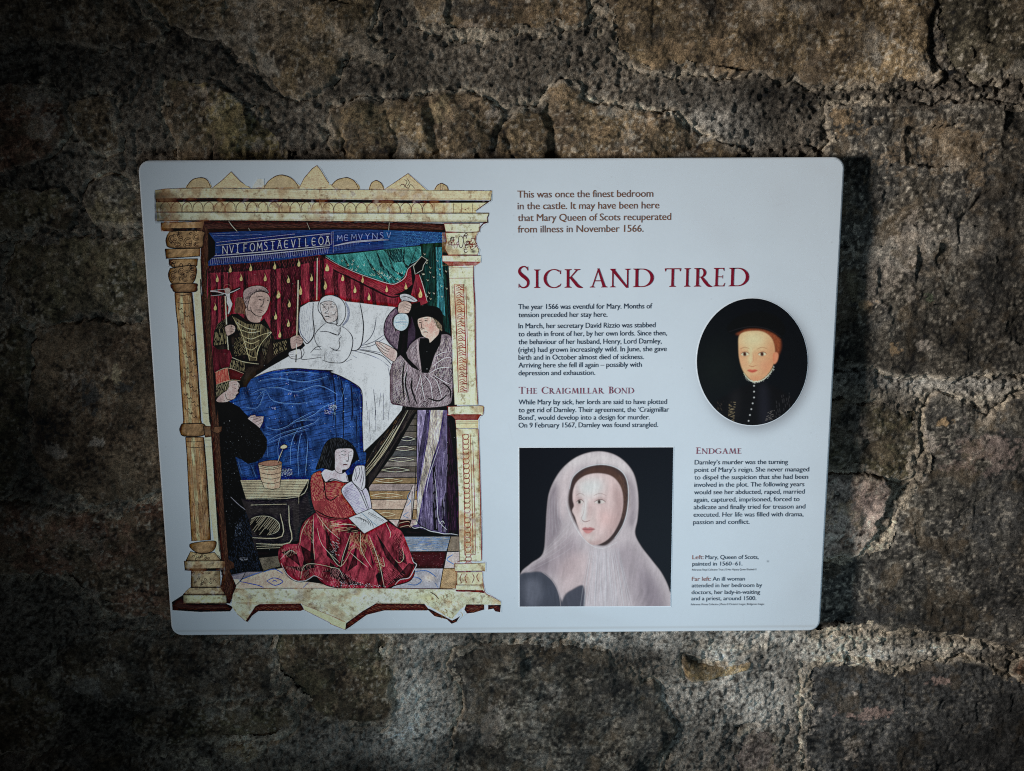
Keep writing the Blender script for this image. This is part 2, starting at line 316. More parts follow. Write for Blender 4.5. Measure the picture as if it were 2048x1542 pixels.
for k, (outl, ca, lift, bulge, rough, cb) in enumerate(STONES):
    P = trace(smooth_curve(np.array(outl, float), True, 3), WALL_OUT)
    x0, y0 = P.min(0) - 0.03; x1, y1 = P.max(0) + 0.03
    c0, c1 = max(0, int((x0 - wx0) / STEP)), min(NC, int((x1 - wx0) / STEP) + 1)
    r0, r1 = max(0, int((y0 - wy0) / STEP)), min(NR, int((y1 - wy0) / STEP) + 1)
    if c1 - c0 < 3 or r1 - r0 < 3: continue
    sl = (slice(r0, r1), slice(c0, c1))
    wk = min(1.0, (min(np.ptp(P[:, 0]), np.ptp(P[:, 1])) / 0.14))          # small stones keep their outline
    XU, XV = U[sl] + wk * (WU[sl] - U[sl]), V[sl] + wk * (WV[sl] - V[sl])
    d = poly_sd(P, XU, XV)
    cover[sl] = np.maximum(cover[sl], d)
    rs = np.random.default_rng(100 + k)
    cx, cy = P.mean(0)
    tilt = rs.normal(0, 0.030, 2)
    edge = sst(-0.005, 0.003, d)
    h = -0.016 + edge * (0.016 + lift / 1000) + bulge / 1000 * (1 - np.exp(-np.clip(d, 0, 1) / 0.035))
    rough_ = rough * 1.05
    h = h + sst(-0.003, 0.01, d) * ((U[sl] - cx) * tilt[0] + (V[sl] - cy) * tilt[1]) * 0.5
    vx, vy = U[sl] + 3.1 * k, V[sl] - 1.7 * k
    facet = fbm(vx, vy, 14, 2, 50 + k % 7)
    brk = 1 - 2 * np.abs(fbm(vx, vy * 0.7, 18, 4, 60 + k % 5, 0.58))
    crack = np.exp(-(fbm(vx, vy, 7, 3, 70 + k % 5) / 0.016) ** 2) * sst(0.0, 0.02, d) * sst(0.15, 0.45, fbm(vx, vy, 8, 2, 75)) * 0.6
    h = h + rough_ / 1000 * (0.60 * facet + 0.30 * brk * edge + 0.40 * R_mid[sl] + (0.95 if k % 2 else 0.35 if k in (8, 10) else 0.7) * (K_big[sl] if k % 2 else -K_inv[sl]) + 0.20 * K_mid[sl] * (1 if k % 3 else -1)) + (0.0017 if k == 10 else 0.0007) * ((D_a if k % 2 else D_b)[sl] - 0.5) * (rough / 4.5) + 0.0007 * R_fine[sl] * (rough / 4.5) + 0.0004 * R_pit[sl] - 0.006 * crack * (rough / 5)
    if k == 5:                                     # the bulging stone: three lobes with dark clefts between
        for (a, b, wdt, dep) in [((846,200),(880,310),0.007,0.008),((1008,238),(992,290),0.005,0.006),((1100,225),(1122,330),0.008,0.009),((788,215),(806,330),0.003,0.004),((1012,270),(1040,330),0.004,0.005),((668,230),(690,330),0.006,0.006)]:
            A, B = trace([a, b], WALL_OUT)
            dx, dy = B - A
            t = np.clip(((WU[sl] - A[0]) * dx + (WV[sl] - A[1]) * dy) / (dx * dx + dy * dy), 0, 1)
            dd = np.hypot(WU[sl] - A[0] - t * dx, WV[sl] - A[1] - t * dy)
            h = h - dep * np.exp(-(dd / wdt) ** 2)
    if k in (6, 8):
        h = h + 0.0009 * fbm(vx * 1.6, vy * 0.7, 90, 3, 81)
    h = h + 0.0022 * st_[sl][..., 0]
    h = np.minimum(h, 0.022)
    Hs = np.full(U.shape, -0.2); Hs[sl] = WALL_OUT + h
    ca = np.array(ca); cb = np.array(cb)
    m = np.clip(0.5 + 1.3 * C_mid[sl] + 0.9 * C_big[sl] + 1.1 * C_patch[sl], 0, 1)[..., None]
    c = ca * (1 - m) + cb * m
    c = c * (1 + 0.95 * C_fine[sl] + 0.45 * fbm(vx, vy, 60, 3, 90 + k % 4))[..., None]
    fl = sst(0.34, 0.62, C_fleck[sl] + 0.35 * C_pale[sl])[..., None]           # pale mineral flecks
    fl = fl * (0.35 if k in (10, 23) else 0.8 if k in (8, 13) else 1.0)
    c = c * (1 - 0.62 * fl) + np.array([0.50, 0.45, 0.38]) * 0.62 * fl
    dk = sst(0.28, 0.55, -C_fleck[sl] - 0.4 * C_mid[sl])[..., None]
    c = c * (1 - 0.6 * dk)
    pal = sst(0.34, 0.50, C_pale[sl] - 0.3 * (k in (10, 23, 8)))[..., None]      # lime wash left on the stone
    c = c * (1 - 0.38 * pal) + np.array([0.40, 0.37, 0.33]) * 0.38 * pal
    rust = sst(0.12, 0.34, fbm(vx + 5, vy, 30, 4, 95, 0.65))[..., None]         # iron-stained and sooty patches
    c = c * (1 - 0.55 * rust) + c.mean() * np.array([1.35, 1.02, 0.68]) * 0.5 * rust
    soot = sst(0.10, 0.34, fbm(vx, vy + 7, 24, 4, 96, 0.65))[..., None]
    c = c * (1 - 0.50 * soot)
    for bx, by, brx, bry, bc, ba in BLOT.get(k, []):
        q = trace([(bx, by)], WALL_OUT)[0]
        dd = np.sqrt(((WU[sl] - q[0]) / (brx * 0.000655)) ** 2 + ((WV[sl] - q[1]) / (bry * 0.000655)) ** 2)
        mm = (sst(0.0, 0.22, 0.95 - dd + 1.5 * C_patch[sl] + 0.8 * C_fine[sl]) * ba)[..., None]
        c = c * (1 - mm) + np.array(bc) * mm * (1 + 0.5 * C_fine[sl])[..., None]
    smear = (sst(0.007, -0.002, d + 0.010 * C_mid[sl] + 0.006 * C_patch[sl]))[..., None]               # mortar smeared over the rim
    c = c * (1 - 0.7 * smear) + np.array([0.34, 0.29, 0.235]) * 0.7 * smear
    c = c * (1 - 0.8 * st_[sl]) + np.array([0.56, 0.50, 0.42]) * 0.8 * st_[sl]
    Cc = np.zeros(U.shape + (3,)); Cc[sl] = np.clip(c * 1.05 * WARM * TONE[sl][..., None], 0.010, 0.7)
    mk = np.zeros(U.shape, bool); mk[sl] = d > -0.0095
    build_cells('stone', mk, Hs, Cc, M_STONE)
    # remember what the mortar meets

# mortar: gritty, sunk or smeared flush, with its own tone from place to place and one joint's shade painted in
hm = 0.0030 + 0.0045 * R_big + 0.0030 * R_mid + 0.0013 * R_fine + 0.0010 * R_pit + 0.0009 * K_grit * sst(-0.3, 0.4, R_mid + 0.2) + 0.0009 * K_mid + 0.0008 * D_b
hm -= 0.005 * np.exp(-(fbm(U, V, 10, 3, 41) / 0.014) ** 2) * sst(0.0, 0.3, C_big)
pits = sst(0.42, 0.7, -vnoise(U, V, 120, 43) + 0.3 * R_mid)
hm -= 0.003 * pits
hm -= 0.0062 * np.exp(-((cover + 0.0026) / 0.0022) ** 2) * sst(-0.30, 0.15, C_mid + C_patch)      # open joints
hm += 0.0022 * st_[..., 0]
Hm = WALL_OUT + hm
def spot(px, py, rx, ry):
    q = trace([(px, py)], WALL_OUT)[0]; s = 0.000655
    dd = ((U - q[0] + 0.03 * C_mid) / (rx * s)) ** 2 + ((V - q[1] + 0.03 * C_big) / (ry * s)) ** 2
    return np.exp(-dd)
base = np.array([0.122, 0.104, 0.087])
Cm = np.ones(U.shape + (3,)) * base
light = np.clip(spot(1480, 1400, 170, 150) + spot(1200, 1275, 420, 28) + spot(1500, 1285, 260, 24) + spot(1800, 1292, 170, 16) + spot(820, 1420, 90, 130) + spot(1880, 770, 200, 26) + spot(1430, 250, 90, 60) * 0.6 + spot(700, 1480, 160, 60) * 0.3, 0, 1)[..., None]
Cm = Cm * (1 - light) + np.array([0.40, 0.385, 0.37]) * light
dark = np.clip(spot(1560, 185, 230, 22) + spot(780, 60, 45, 110) + spot(1900, 180, 200, 14) + spot(330, 90, 120, 60) * 0.8, 0, 1)[..., None]  # dark mortar places; the upper-left one is a painted-in joint shadow
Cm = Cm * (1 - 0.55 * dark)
Cm = Cm * (1 - 0.8 * st_) + np.array([0.56, 0.50, 0.42]) * 0.8 * st_
rim = (sst(-0.011, -0.001, cover + 0.004 * C_patch) * sst(-0.15, 0.35, C_big + C_patch + 0.15) * 0.75)[..., None]
Cm = Cm * (1 - rim) + np.array([0.36, 0.31, 0.25]) * rim
Cm *= (1 + 1.0 * C_fine + 0.5 * C_mid + 0.4 * C_big)[..., None]
fl = sst(0.30, 0.6, C_fleck)[..., None]
Cm = Cm * (1 - 0.5 * fl) + np.array([0.50, 0.48, 0.45]) * 0.5 * fl * (0.35 + 0.65 * light)+ Cm * 0.5 * fl * 0.65 * (1 - light)
dk = sst(0.30, 0.6, -C_fleck)[..., None]
Cm = np.clip(Cm * (1 - 0.72 * dk) * np.array([1.06, 0.99, 0.88]) * TONE[..., None], 0.010, 0.7)
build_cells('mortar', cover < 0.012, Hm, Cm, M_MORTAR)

# ------------------------------------------------------------------ painter for flat print
def blur(m, r):
    k = 2 * r + 1
    for ax in (0, 1):
        b = np.pad(m, [(r + 1, r) if i == ax else (0, 0) for i in range(m.ndim)], 'edge').cumsum(ax)
        m = (b[k:] - b[:-k] if ax == 0 else b[:, k:] - b[:, :-k]) / k
    return m

class Art:
    """rasterises print in sign coordinates; points are given as read off the picture"""
    def __init__(s, box, res, ground):
        c = trace([(box[0], box[1]), (box[2], box[1]), (box[2], box[3]), (box[0], box[3])])
        s.lo = c.min(0); s.hi = c.max(0); s.res = res
        s.W = int((s.hi[0] - s.lo[0]) / res) + 1; s.H = int((s.hi[1] - s.lo[1]) / res) + 1
        s.im = np.ones((s.H, s.W, 3)) * ground
        s.k = 0.000638 / res                       # texels per picture pixel
        s.clip = None
    def pt(s, p):
        q = trace(p); return (q - s.lo) / s.res
    def cov(s, rings):
        """coverage of closed rings (texel coordinates)"""
        SS = 3
        E = []
        for r in rings: E.append(np.concatenate([r, np.roll(r, -1, 0)], 1))
        E = np.concatenate(E)
        xa, ya, xb, yb = E.T
        x0 = max(int(min(xa.min(), xb.min())) - 2, 0); x1 = min(int(max(xa.max(), xb.max())) + 3, s.W)
        y0 = max(int(min(ya.min(), yb.min())) - 1, 0); y1 = min(int(max(ya.max(), yb.max())) + 2, s.H)
        if x1 <= x0 or y1 <= y0: return None
        w, h = x1 - x0, (y1 - y0) * SS
        lo = np.minimum(ya, yb); hi = np.maximum(ya, yb)
        j0 = np.clip(np.ceil((lo - y0) * SS - 0.5), 0, h).astype(int); j1 = np.clip(np.ceil((hi - y0) * SS - 0.5), 0, h).astype(int)
        n = np.maximum(j1 - j0, 0)
        if n.sum() == 0: return None
        e = np.repeat(np.arange(len(n)), n)
        j = np.arange(n.sum()) - np.repeat(np.cumsum(n) - n, n) + j0[e]
        yy = y0 + (j + 0.5) / SS
        x = xa[e] + (yy - ya[e]) / (yb[e] - ya[e]) * (xb[e] - xa[e]) - x0
        sg = np.where(yb[e] > ya[e], 1.0, -1.0)
        x = np.clip(x, 0, w - 1e-3); xi = x.astype(int); f = x - xi
        buf = np.zeros(h * (w + 2))
        buf += np.bincount(j * (w + 2) + xi, sg * (1 - f), len(buf)) + np.bincount(j * (w + 2) + xi + 1, sg * f, len(buf))
        m = np.clip(np.abs(np.cumsum(buf.reshape(h, w + 2), 1)[:, :w]), 0, 1)
        return (slice(y0, y1), slice(x0, x1)), m.reshape(y1 - y0, SS, w).mean(1)
    def lay(s, cm, col, a=1.0):
        if cm is None: return
        sl, m = cm
        if s.clip is not None: m = m * s.clip[sl]
        m = (m * a)[..., None]
        s.im[sl] = s.im[sl] * (1 - m) + col * m
    def col(s, c):
        l = lin(c) / lin(WHITE) * 0.78
        y = float(l @ [0.25, 0.6, 0.15])
        l = (y + (l - y) * s.sat)
        return np.clip(l * (np.clip(y, 0.02, 1) / 0.78) ** 0.12, 0.006, 0.85)
    sat = 0.80
    def poly(s, p, c, sm=False, a=1.0, edge=None, ew=1.2, ea=1.0):
        p = np.asarray(p, float).reshape(-1, 2)
        if sm: p = smooth_curve(p, True, 6)
        s.lay(s.cov([s.pt(p)]), s.col(c), a)
        if edge is not None: s.line(np.concatenate([p, p[:1]]), edge, ew, a=ea, sm=False, taper=False)
    def ribbon(s, q, w, taper):
        d = np.gradient(q, axis=0); n = np.hypot(*d.T)[:, None] + 1e-9; nn = np.stack([-d[:, 1], d[:, 0]], 1) / n
        t = np.linspace(0, 1, len(q))
        ww = (w * s.k / 2) * (np.ones(len(q)) if not taper else (0.25 + 0.75 * np.sin(np.pi * np.clip(t * 0.9 + 0.05, 0, 1)) ** 0.6))
        ww = np.maximum(ww, 0.18)[:, None]
        return np.concatenate([q + nn * ww, (q - nn * ww)[::-1]])
    def line(s, p, c, w=1.2, a=1.0, sm=True, taper=True):
        p = np.asarray(p, float).reshape(-1, 2)
        if sm and len(p) > 2: p = smooth_curve(p, False, 5)
        s.lay(s.cov([s.ribbon(s.pt(p), w, taper)]), s.col(c), a)
    def lines(s, L, c, w=1.0, a=1.0, taper=True):
        R = []
        for p in L:
            p = np.asarray(p, float).reshape(-1, 2)
            if len(p) > 2: p = smooth_curve(p, False, 4)
            R.append(s.ribbon(s.pt(p), w, taper))
        if R: s.lay(s.cov(R), s.col(c), a)
    def mask(s, p, sm=False):
        m = np.zeros((s.H, s.W))
        p = np.asarray(p, float).reshape(-1, 2)
        if sm: p = smooth_curve(p, True, 6)
        cm = s.cov([s.pt(p)])
        if cm is not None: m[cm[0]] = cm[1]
        return m
    def within(s, p, sm=False): s.clip = None if p is None else s.mask(p, sm)
    def hatch(s, p, c, ang, gap, w=0.8, a=1.0, length=1e9, jit=0.3, bend=0.0, seed=1, sm=False, keep=1.0):
        """hatching clipped to outline p; ang in degrees, gap and width in picture pixels"""
        r = np.random.default_rng(seed)
        p = np.asarray(p, float).reshape(-1, 2)
        cx, cy = (p.max(0) + p.min(0)) / 2; R = np.hypot(*(p.max(0) - p.min(0))) / 2 + 2
        ca, sa = math.cos(math.radians(ang)), math.sin(math.radians(ang))
        L = []
        for v in np.arange(-R, R, gap):
            u = -R + r.uniform(0, min(length, R))
            while u < R:
                ln = min(length * r.uniform(0.6, 1.3), 2 * R)
                if r.uniform() < keep:
                    vv = v + r.normal(0, jit * gap * 0.5)
                    q = [(cx + uu * ca - v2 * sa, cy + uu * sa + v2 * ca) for uu, v2 in ((u, vv), (u + ln / 2, vv + bend * ln), (u + ln, vv + r.normal(0, jit * gap * .4)))]
                    L.append(q)
                u += ln * 1.15 + 1
        old = s.clip; m = s.mask(p, sm); s.clip = m if old is None else m * old
        s.lines(L, c, w, a, taper=length < 1e6)
        s.clip = old
    def grime(s, p, c, f, lo, hi, a, seed):
        cm = s.cov([s.pt(p)])
        if cm is None: return
        sl, m = cm; Y_, X_ = np.mgrid[sl[0], sl[1]].astype(float)
        n = fbm(X_ + 40 * seed, Y_, f, 3, seed, 0.65)
        s.lay((sl, m * np.clip((n - lo) / (hi - lo), 0, 1)), s.col(c), a)
    def soft(s, p, c, r=3.0, a=1.0, sm=True, within=None):
        m = s.mask(p, sm)
        for _ in range(3): m = blur(m, max(1, int(r * s.k)))
        if within is not None: m = m * within
        s.lay(((slice(0, s.H), slice(0, s.W)), m), s.col(c), a)
    def folds(s, p, ang, f, stretch, amp, seed, sm=False):
        """brushed tonal variation running along direction ang (degrees)"""
        m = s.mask(p, sm); ys, xs = np.nonzero(m > 0.01)
        if len(xs) == 0: return
        y0, y1, x0, x1 = ys.min(), ys.max() + 1, xs.min(), xs.max() + 1
        Y_, X_ = np.mgrid[y0:y1, x0:x1].astype(float)
        ca, sa = math.cos(math.radians(ang)), math.sin(math.radians(ang))
        u = (X_ * ca - Y_ * -sa) / stretch; v = (-X_ * sa + Y_ * ca)
        u = (X_ * ca + Y_ * -sa * -1) / stretch
        u = (X_ * ca + Y_ * sa) / stretch; v = v + 14 * vnoise(X_, Y_, 0.012, seed + 3)
        n = fbm(u, v, f, 4, seed, 0.62) * 1.6
        s.im[y0:y1, x0:x1] *= np.clip(1 + amp * n * m[y0:y1, x0:x1], 0.2, 2.2)[..., None]
    def blob(s, x, y, rx, ry, c, a=1.0, rot=0.0, pw=1.0):
        q = s.pt([(x, y)])[0]; R = max(rx, ry) * s.k * 2.6
        x0, x1 = int(max(q[0] - R, 0)), int(min(q[0] + R, s.W)); y0, y1 = int(max(q[1] - R, 0)), int(min(q[1] + R, s.H))
        if x1 <= x0 or y1 <= y0: return
        Y, X = np.mgrid[y0:y1, x0:x1]
        X = X - q[0]; Y = q[1] - Y
        ca, sa = math.cos(math.radians(rot)), math.sin(math.radians(rot))
        d = ((X * ca + Y * sa) / (rx * s.k)) ** 2 + ((-X * sa + Y * ca) / (ry * s.k)) ** 2
        s.lay(((slice(y0, y1), slice(x0, x1)), np.exp(-d ** pw)), s.col(c), a)
    def grain(s, p, amp, f=0.25, seed=3, fx=1.0):
        m = s.mask(p) if p is not None else np.ones((s.H, s.W))
        Y, X = np.mgrid[0:s.H, 0:s.W].astype(float)
        n = fbm(X * fx, Y, f, 3, seed, 0.7)
        s.im *= (1 + amp * n * m)[..., None]
    def specks(s, p, c, n, r=0.9, a=0.8, seed=5):
        g = np.random.default_rng(seed); m = s.mask(p)
        ys, xs = np.nonzero(m > 0.9)
        if len(xs) == 0: return
        i = g.integers(0, len(xs), n)
        R = []
        for x, y in zip(xs[i], ys[i]):
            rr = r * s.k * g.uniform(0.4, 1.2); t = np.linspace(0, 2 * np.pi, 6, endpoint=False) + g.uniform(0, 6)
            R.append(np.stack([x + rr * np.cos(t) * g.uniform(.7, 1.5), y + rr * np.sin(t)], 1))
        s.lay(s.cov(R), s.col(c), a)
    def sharpen(s, r, a):
        k = 2 * r + 1; b = np.pad(s.im, ((r + 1, r), (r + 1, r), (0, 0)), 'edge')
        c = b.cumsum(0).cumsum(1); m = (c[k:, k:] - c[:-k, k:] - c[k:, :-k] + c[:-k, :-k]) / (k * k)
        s.im = np.clip(s.im + a * (s.im - m[:s.H, :s.W]), 0.006, 0.86)
    def image(s, name):
        im = bpy.data.images.new(name, s.W, s.H, alpha=False)
        px = np.ones((s.H, s.W, 4), np.float32); px[..., :3] = srgb(s.im)
        im.pixels.foreach_set(px.ravel()); im.update(); im.pack()
        return im
WHITE = (176, 187, 199)

def reg(x0, y0, k):
    return lambda L: [(x0 + L[i] / k, y0 + L[i + 1] / k) for i in range(0, len(L), 2)]
R1 = reg(300, 320, 5.508); R2 = reg(640, 320, 5.508); R3 = reg(320, 560, 5.508); R4 = reg(660, 560, 5.506)
R5 = reg(320, 820, 5.508); R6 = reg(660, 820, 5.506); R7 = reg(320, 1020, 5.689); R8 = reg(660, 1020, 5.689)

# ------------------------------------------------------------------ the printed miniature
CRM = (188, 182, 148); CR2 = (172, 158, 120); TAN = (162, 130, 82); INK = (48, 26, 26); BRW = (84, 48, 40); LIN = (110, 62, 48)
A = Art((336, 322, 1006, 1266), 0.00036, np.array([0.705, 0.765, 0.81]) * 1.0)
# interior ground
A.poly([(410,455),(905,455),(921,1080),(905,1180),(452,1180),(432,1100),(412,600)], (26,20,24))
# crest
for p in (R1([405,308,430,258,480,213,550,195,612,207,650,250,668,308]), R1([1250,322,1300,240,1380,182,1450,166,1540,190,1610,250,1642,318]), R2([100,330,145,260,200,215,300,195,385,238,428,328]), R2([545,328,568,255,620,226,680,262,702,330]), R2([1262,340,1290,282,1340,258,1398,290,1412,340])):
    A.poly(p, CR2, True); A.line(p, (120,70,66), 1.6, sm=True)
for p in (R1([690,308,800,222,895,130,1000,240,1110,308]), R1([1640,318,1700,200,1790,95,1840,62,1880,110,1960,240,2050,322]), R2([700,332,970,150,1190,345])):
    A.poly(p, (190,176,138)); A.line(p, (130,86,72), 1.2, sm=False); A.hatch(p, (150,100,80), 20, 3, 0.5, 0.4, 8, seed=4, keep=0.5)
A.poly(R1([1120,312,1190,208,1250,212,1262,312]), (186,186,170), a=0.6)
A.lines([R2([885,290,900,270,930,275,925,310]), R2([930,215,960,240,940,290,975,310,1000,270,1045,315]), R2([960,205,985,250,960,290]), R2([1330,262,1330,330]), R2([1360,262,1350,330])], (120,60,56), 1.1)
# entablature
A.poly(R1([60,335,200,318,560,309])+R2([0,325,1000,332,1895,340,1885,440,800,440,0,432])+R1([600,418,65,430]), CRM)
A.poly(R1([68,455,700,452])+R2([0,470,1000,475,1860,455,1770,520,1715,560,1720,585,0,585])+R1([600,575,75,575]), (190,182,136))
A.poly(R1([78,580,600,578])+R2([0,590,1000,592,1860,590,1840,640,1845,685,1000,682,0,675])+R1([900,664,80,672]), (204,202,162))
A.poly(R1([62,425,700,418])+R2([0,434,900,444,1862,448,1850,470,1000,476,0,468])+R1([700,460,66,466]), (62,30,32))
A.line(R1([76,575,700,574])+R2([0,584,1860,586]), INK, 1.6, sm=False, taper=False)
A.line(R1([60,335,200,318,560,309])+R2([0,325,1000,332,1895,340,1885,440]), (90,60,50), 1.0, sm=False)
A.line(R1([78,672,600,668])+R2([0,676,1000,684,1845,686]), INK, 2.0, sm=False, taper=False)
A.line(R2([1862,590,1842,640,1848,686,1800,700,1755,750,1755,790]), LIN, 2.4, sm=False)
A.line(R2([1885,345,1885,440,1850,465,1770,520,1715,560]), LIN, 1.8, sm=False)
arch = []
for i in range(15):
    x = 175 + i * 119
    arch.append(R1([x-55,575,x-52,510,x-20,470,x+20,468,x+48,505,x+54,575]))
for i in range(10):
    x = 95 + i * 122
    arch.append(R2([x-58,580,x-60,520,x-25,478,x+20,478,x+50,515,x+56,580]))
A.lines(arch, (112,78,52), 1.2, 0.9)
A.lines([R2([x,480,x+3,580]) for x in (1145,1258,1365,1470,1560,1680)], (112,70,52), 1.3)
A.specks(R1([100,500,1983,500,1983,575,100,575]), (120,80,60), 90, 0.8, 0.6, 8); A.specks(R2([0,530,1680,530,1680,580,0,580]), (140,90,70), 90, 0.8, 0.6, 9)
for i, (x, w) in enumerate([(70, 60), (120, 110), (190, 140)]):
    A.blob(*R1([x, 400])[0], w/5.5, 9, (40,24,18), 0.55); A.blob(*R1([x, 520])[0], w/5.5, 11, (50,30,20), 0.45); A.blob(*R1([x, 630])[0], w/5.5, 9, (45,26,18), 0.45)
A.hatch(R1([60,335,1983,320,1983,430,60,430]), (150,136,96), 1, 2.6, 0.5, 0.5, 40, seed=2)
A.hatch(R2([0,335,1890,340,1880,435,0,430]), (168,150,104), 1, 2.6, 0.5, 0.45, 40, seed=3)
# soffit
SF = R1([560,672,1200,672])+R2([0,682,1000,690,1370,700,1385,800,1000,800,0,800])+R1([650,805,560,760])
A.poly(SF, (74,42,38)); A.hatch(SF, (110,66,50), 5, 2.4, 0.8, 0.6, 14, seed=11); A.hatch(SF, (34,20,22), -4, 3, 1.2, 0.7, 18, seed=12)
A.poly(R1([640,760,1983,745])+R2([1380,770,1390,800,0,800])+R1([650,800]), (26,20,28), a=0.8)
A.lines([R1([870,675,910,730,970,795]), R1([1730,690,1762,765]), R2([765,690,755,790]), R1([1085,750,1120,800])], (190,176,150), 1.5)
# banner
BN = R1([650,802,1000,785,1983,768])+R2([600,770,1100,785,1390,800,1408,850,1400,910,1100,935,600,990,0,1045])+R1([1400,1110,645,1168,640,1120,720,1050,720,900])
A.poly(BN, (28,62,132)); A.poly(R2([700,775,1390,800,1408,850,1400,910,1100,935,700,985]), (16,88,158), a=0.7)
A.within(BN)
A.hatch(BN, (16,36,92), -5, 3, 1.3, 0.55, 30, seed=13); A.hatch(R2([900,770,1420,790,1410,920,900,960]), (50,140,196), -60, 2.6, 0.9, 0.6, 5, seed=15, keep=.6)
WL = (176,186,206)
A.line(R1([728,942,1300,882,1983,808]), WL, 1.3); A.line(R1([730,908,1600,815]), WL, 1.3); A.line(R1([700,836,1235,822]), (130,150,190), 1.0); A.line(R1([690,815,980,800]), (130,150,190), 0.9)
A.line(R1([672,1058,1300,1008,1983,942]), WL, 1.7); A.line(R1([672,1084,1300,1034,1983,962]), WL, 1.3)
A.lines([R2([125,790,128,935]), R2([145,785,148,1020]), R2([0,938,120,930]), R2([0,832,120,815]), R2([150,950,400,905,760,880]), R2([160,942,400,895,740,872])], WL, 1.1, 0.85)
fr = []
for i in range(64):
    x = 665 + i * 20.5; y = 1088 - (x - 665) * 0.098
    fr.append(R1([x+8, y, x, y + 66 + 9*math.sin(i*2.1)]))
A.lines(fr, (150,166,198), 1.3, 0.85)
A.lines([R2([170+i*17, 955-i*5, 165+i*17, 1005-i*5]) for i in range(16)], (110,136,190), 0.9, 0.7)
GL = {'N':[(0,0,0,1),(0,1,.8,0),(.8,0,.8,1)],'V':[(0,1,.35,0),(.35,0,.7,1)],'I':[(.2,0,.2,1),(0,0,.4,0),(0,1,.4,1)],'F':[(.1,0,.1,1),(.1,1,.7,1),(.1,.5,.55,.5)],'E':[(.65,.1,.15,.05,.0,.5,.15,.95,.65,.9),(0,.5,.6,.5)],
 'O':[(.4,0,.05,.25,.05,.75,.4,1,.75,.75,.75,.25,.4,0)],'M':[(0,0,.1,1),(.1,1,.45,.3),(.45,.3,.8,1),(.8,1,.9,0)],'S':[(.6,.9,.25,1,.1,.75,.5,.45,.6,.15,.3,0,.05,.1)],'T':[(.35,0,.35,1),(0,1,.75,1),(.15,0,.55,0),(.2,.45,.5,.45)],'A':[(0,0,.35,1),(.35,1,.7,0),(.1,.4,.6,.4),(.1,1,.6,1)],'L':[(.1,1,.1,0),(.1,0,.6,.08)],'.':[(0,.05,.12,.05)],'Y':[(0,1,.35,.5),(.35,.5,.7,1),(.35,.5,.35,0)]}
def banner(txt, F, x0, y0, dx, slope, h, c, a=1):
    L = []
    for i, ch in enumerate(txt):
        x = x0 + i * dx; y = y0 - (x - x0) * slope
        for g in GL.get(ch, []):
            q = []
            for j in range(0, len(g), 2): q += [x + g[j] * dx * .82, y - g[j+1] * h]
            L.append(F(q))
    A.lines(L, c, 1.35, a, taper=False)
banner('.NVIFOMSTAEVILEOA', R1, 728, 1040, 75.5, 0.092, 88, (192,200,216))
banner('MEMVYNSV', R2, 190, 893, 78, 0.06, 66, (120,142,196), 0.8)
A.within(None)
# curtain at the back
CU = R1([640,1168,1400,1110])+R2([0,1045,60,1090,240,1180,450,1330,760,1480,1000,1500,1060,1260,1180,1542])+R4([640,320,180,240])+R3([1640,240,1540,280,1520,640,1420,660,1200,900,760,1010,600,1020,560,600])+R1([620,1500])
A.poly(CU, (132,30,52))
A.within(CU)
for x0, x1 in ((640,668),(722,742),(780,812),(862,872),(1030,1078),(1325,1392),(1440,1660),(1755,1806),(1875,1912)):
    A.poly(R1([x0,1100,x1,1090,x1+8,1542])+R3([x1-110+8,800,x0-110,800])+R1([x0+4,1542]), (58,12,30), a=0.85)
for x0, x1 in ((10,40),(140,190),(270,330),(420,470),(560,600)):
    A.poly(R2([x0,1090,x1,1090,x1+20,1600,x0+20,1600]), (72,14,32), a=0.8)
A.poly(R1([640,1165,1983,1040,1983,1080,1500,1190,1000,1230,640,1245]), (24,14,24), a=0.85)
A.hatch(CU, (168,58,76), -75, 3.2, 0.8, 0.45, 9, seed=21, keep=0.7); A.hatch(CU, (84,16,36), 88, 2.8, 0.9, 0.5, 30, seed=22, keep=.6)
A.poly(R3([580,740,760,760,790,860,760,990,600,1010]), (86,16,34), a=0.8)
A.within(None)
A.folds(CU, 90, 0.10, 9, 0.55, 302)
def comma(F, x, y, s=1.0, c=(206,168,98)):
    A.poly(F([x-8*s,y-42*s,x+4*s,y-20*s,x+16*s,y+12*s,x+12*s,y+40*s,x-10*s,y+42*s,x-14*s,y+14*s,x-2*s,y-12*s]), c, True, 0.9)
    A.line(F([x-2*s,y+10*s,x+4*s,y+28*s]), (120,40,44), 0.7)
for x, y in ((885,1195),(1110,1180),(1375,1160),(1640,1130),(742,1300),(1005,1290),(1270,1290),(1525,1310),(1780,1290),(1935,1370),(1410,1480),(1660,1440),(1945,1180)): comma(R1, x, y)
for x, y in ((85,1180),(60,1370),(250,1290),(385,1420),(475,1310),(540,1500),(740,1410),(950,1380),(1105,1450)): comma(R2, x, y)
for x, y in ((610,290),(1425,255),(1275,390),(1415,470),(1320,590),(1820,60),(1550,100),(1310,150)): comma(R3, x, y)
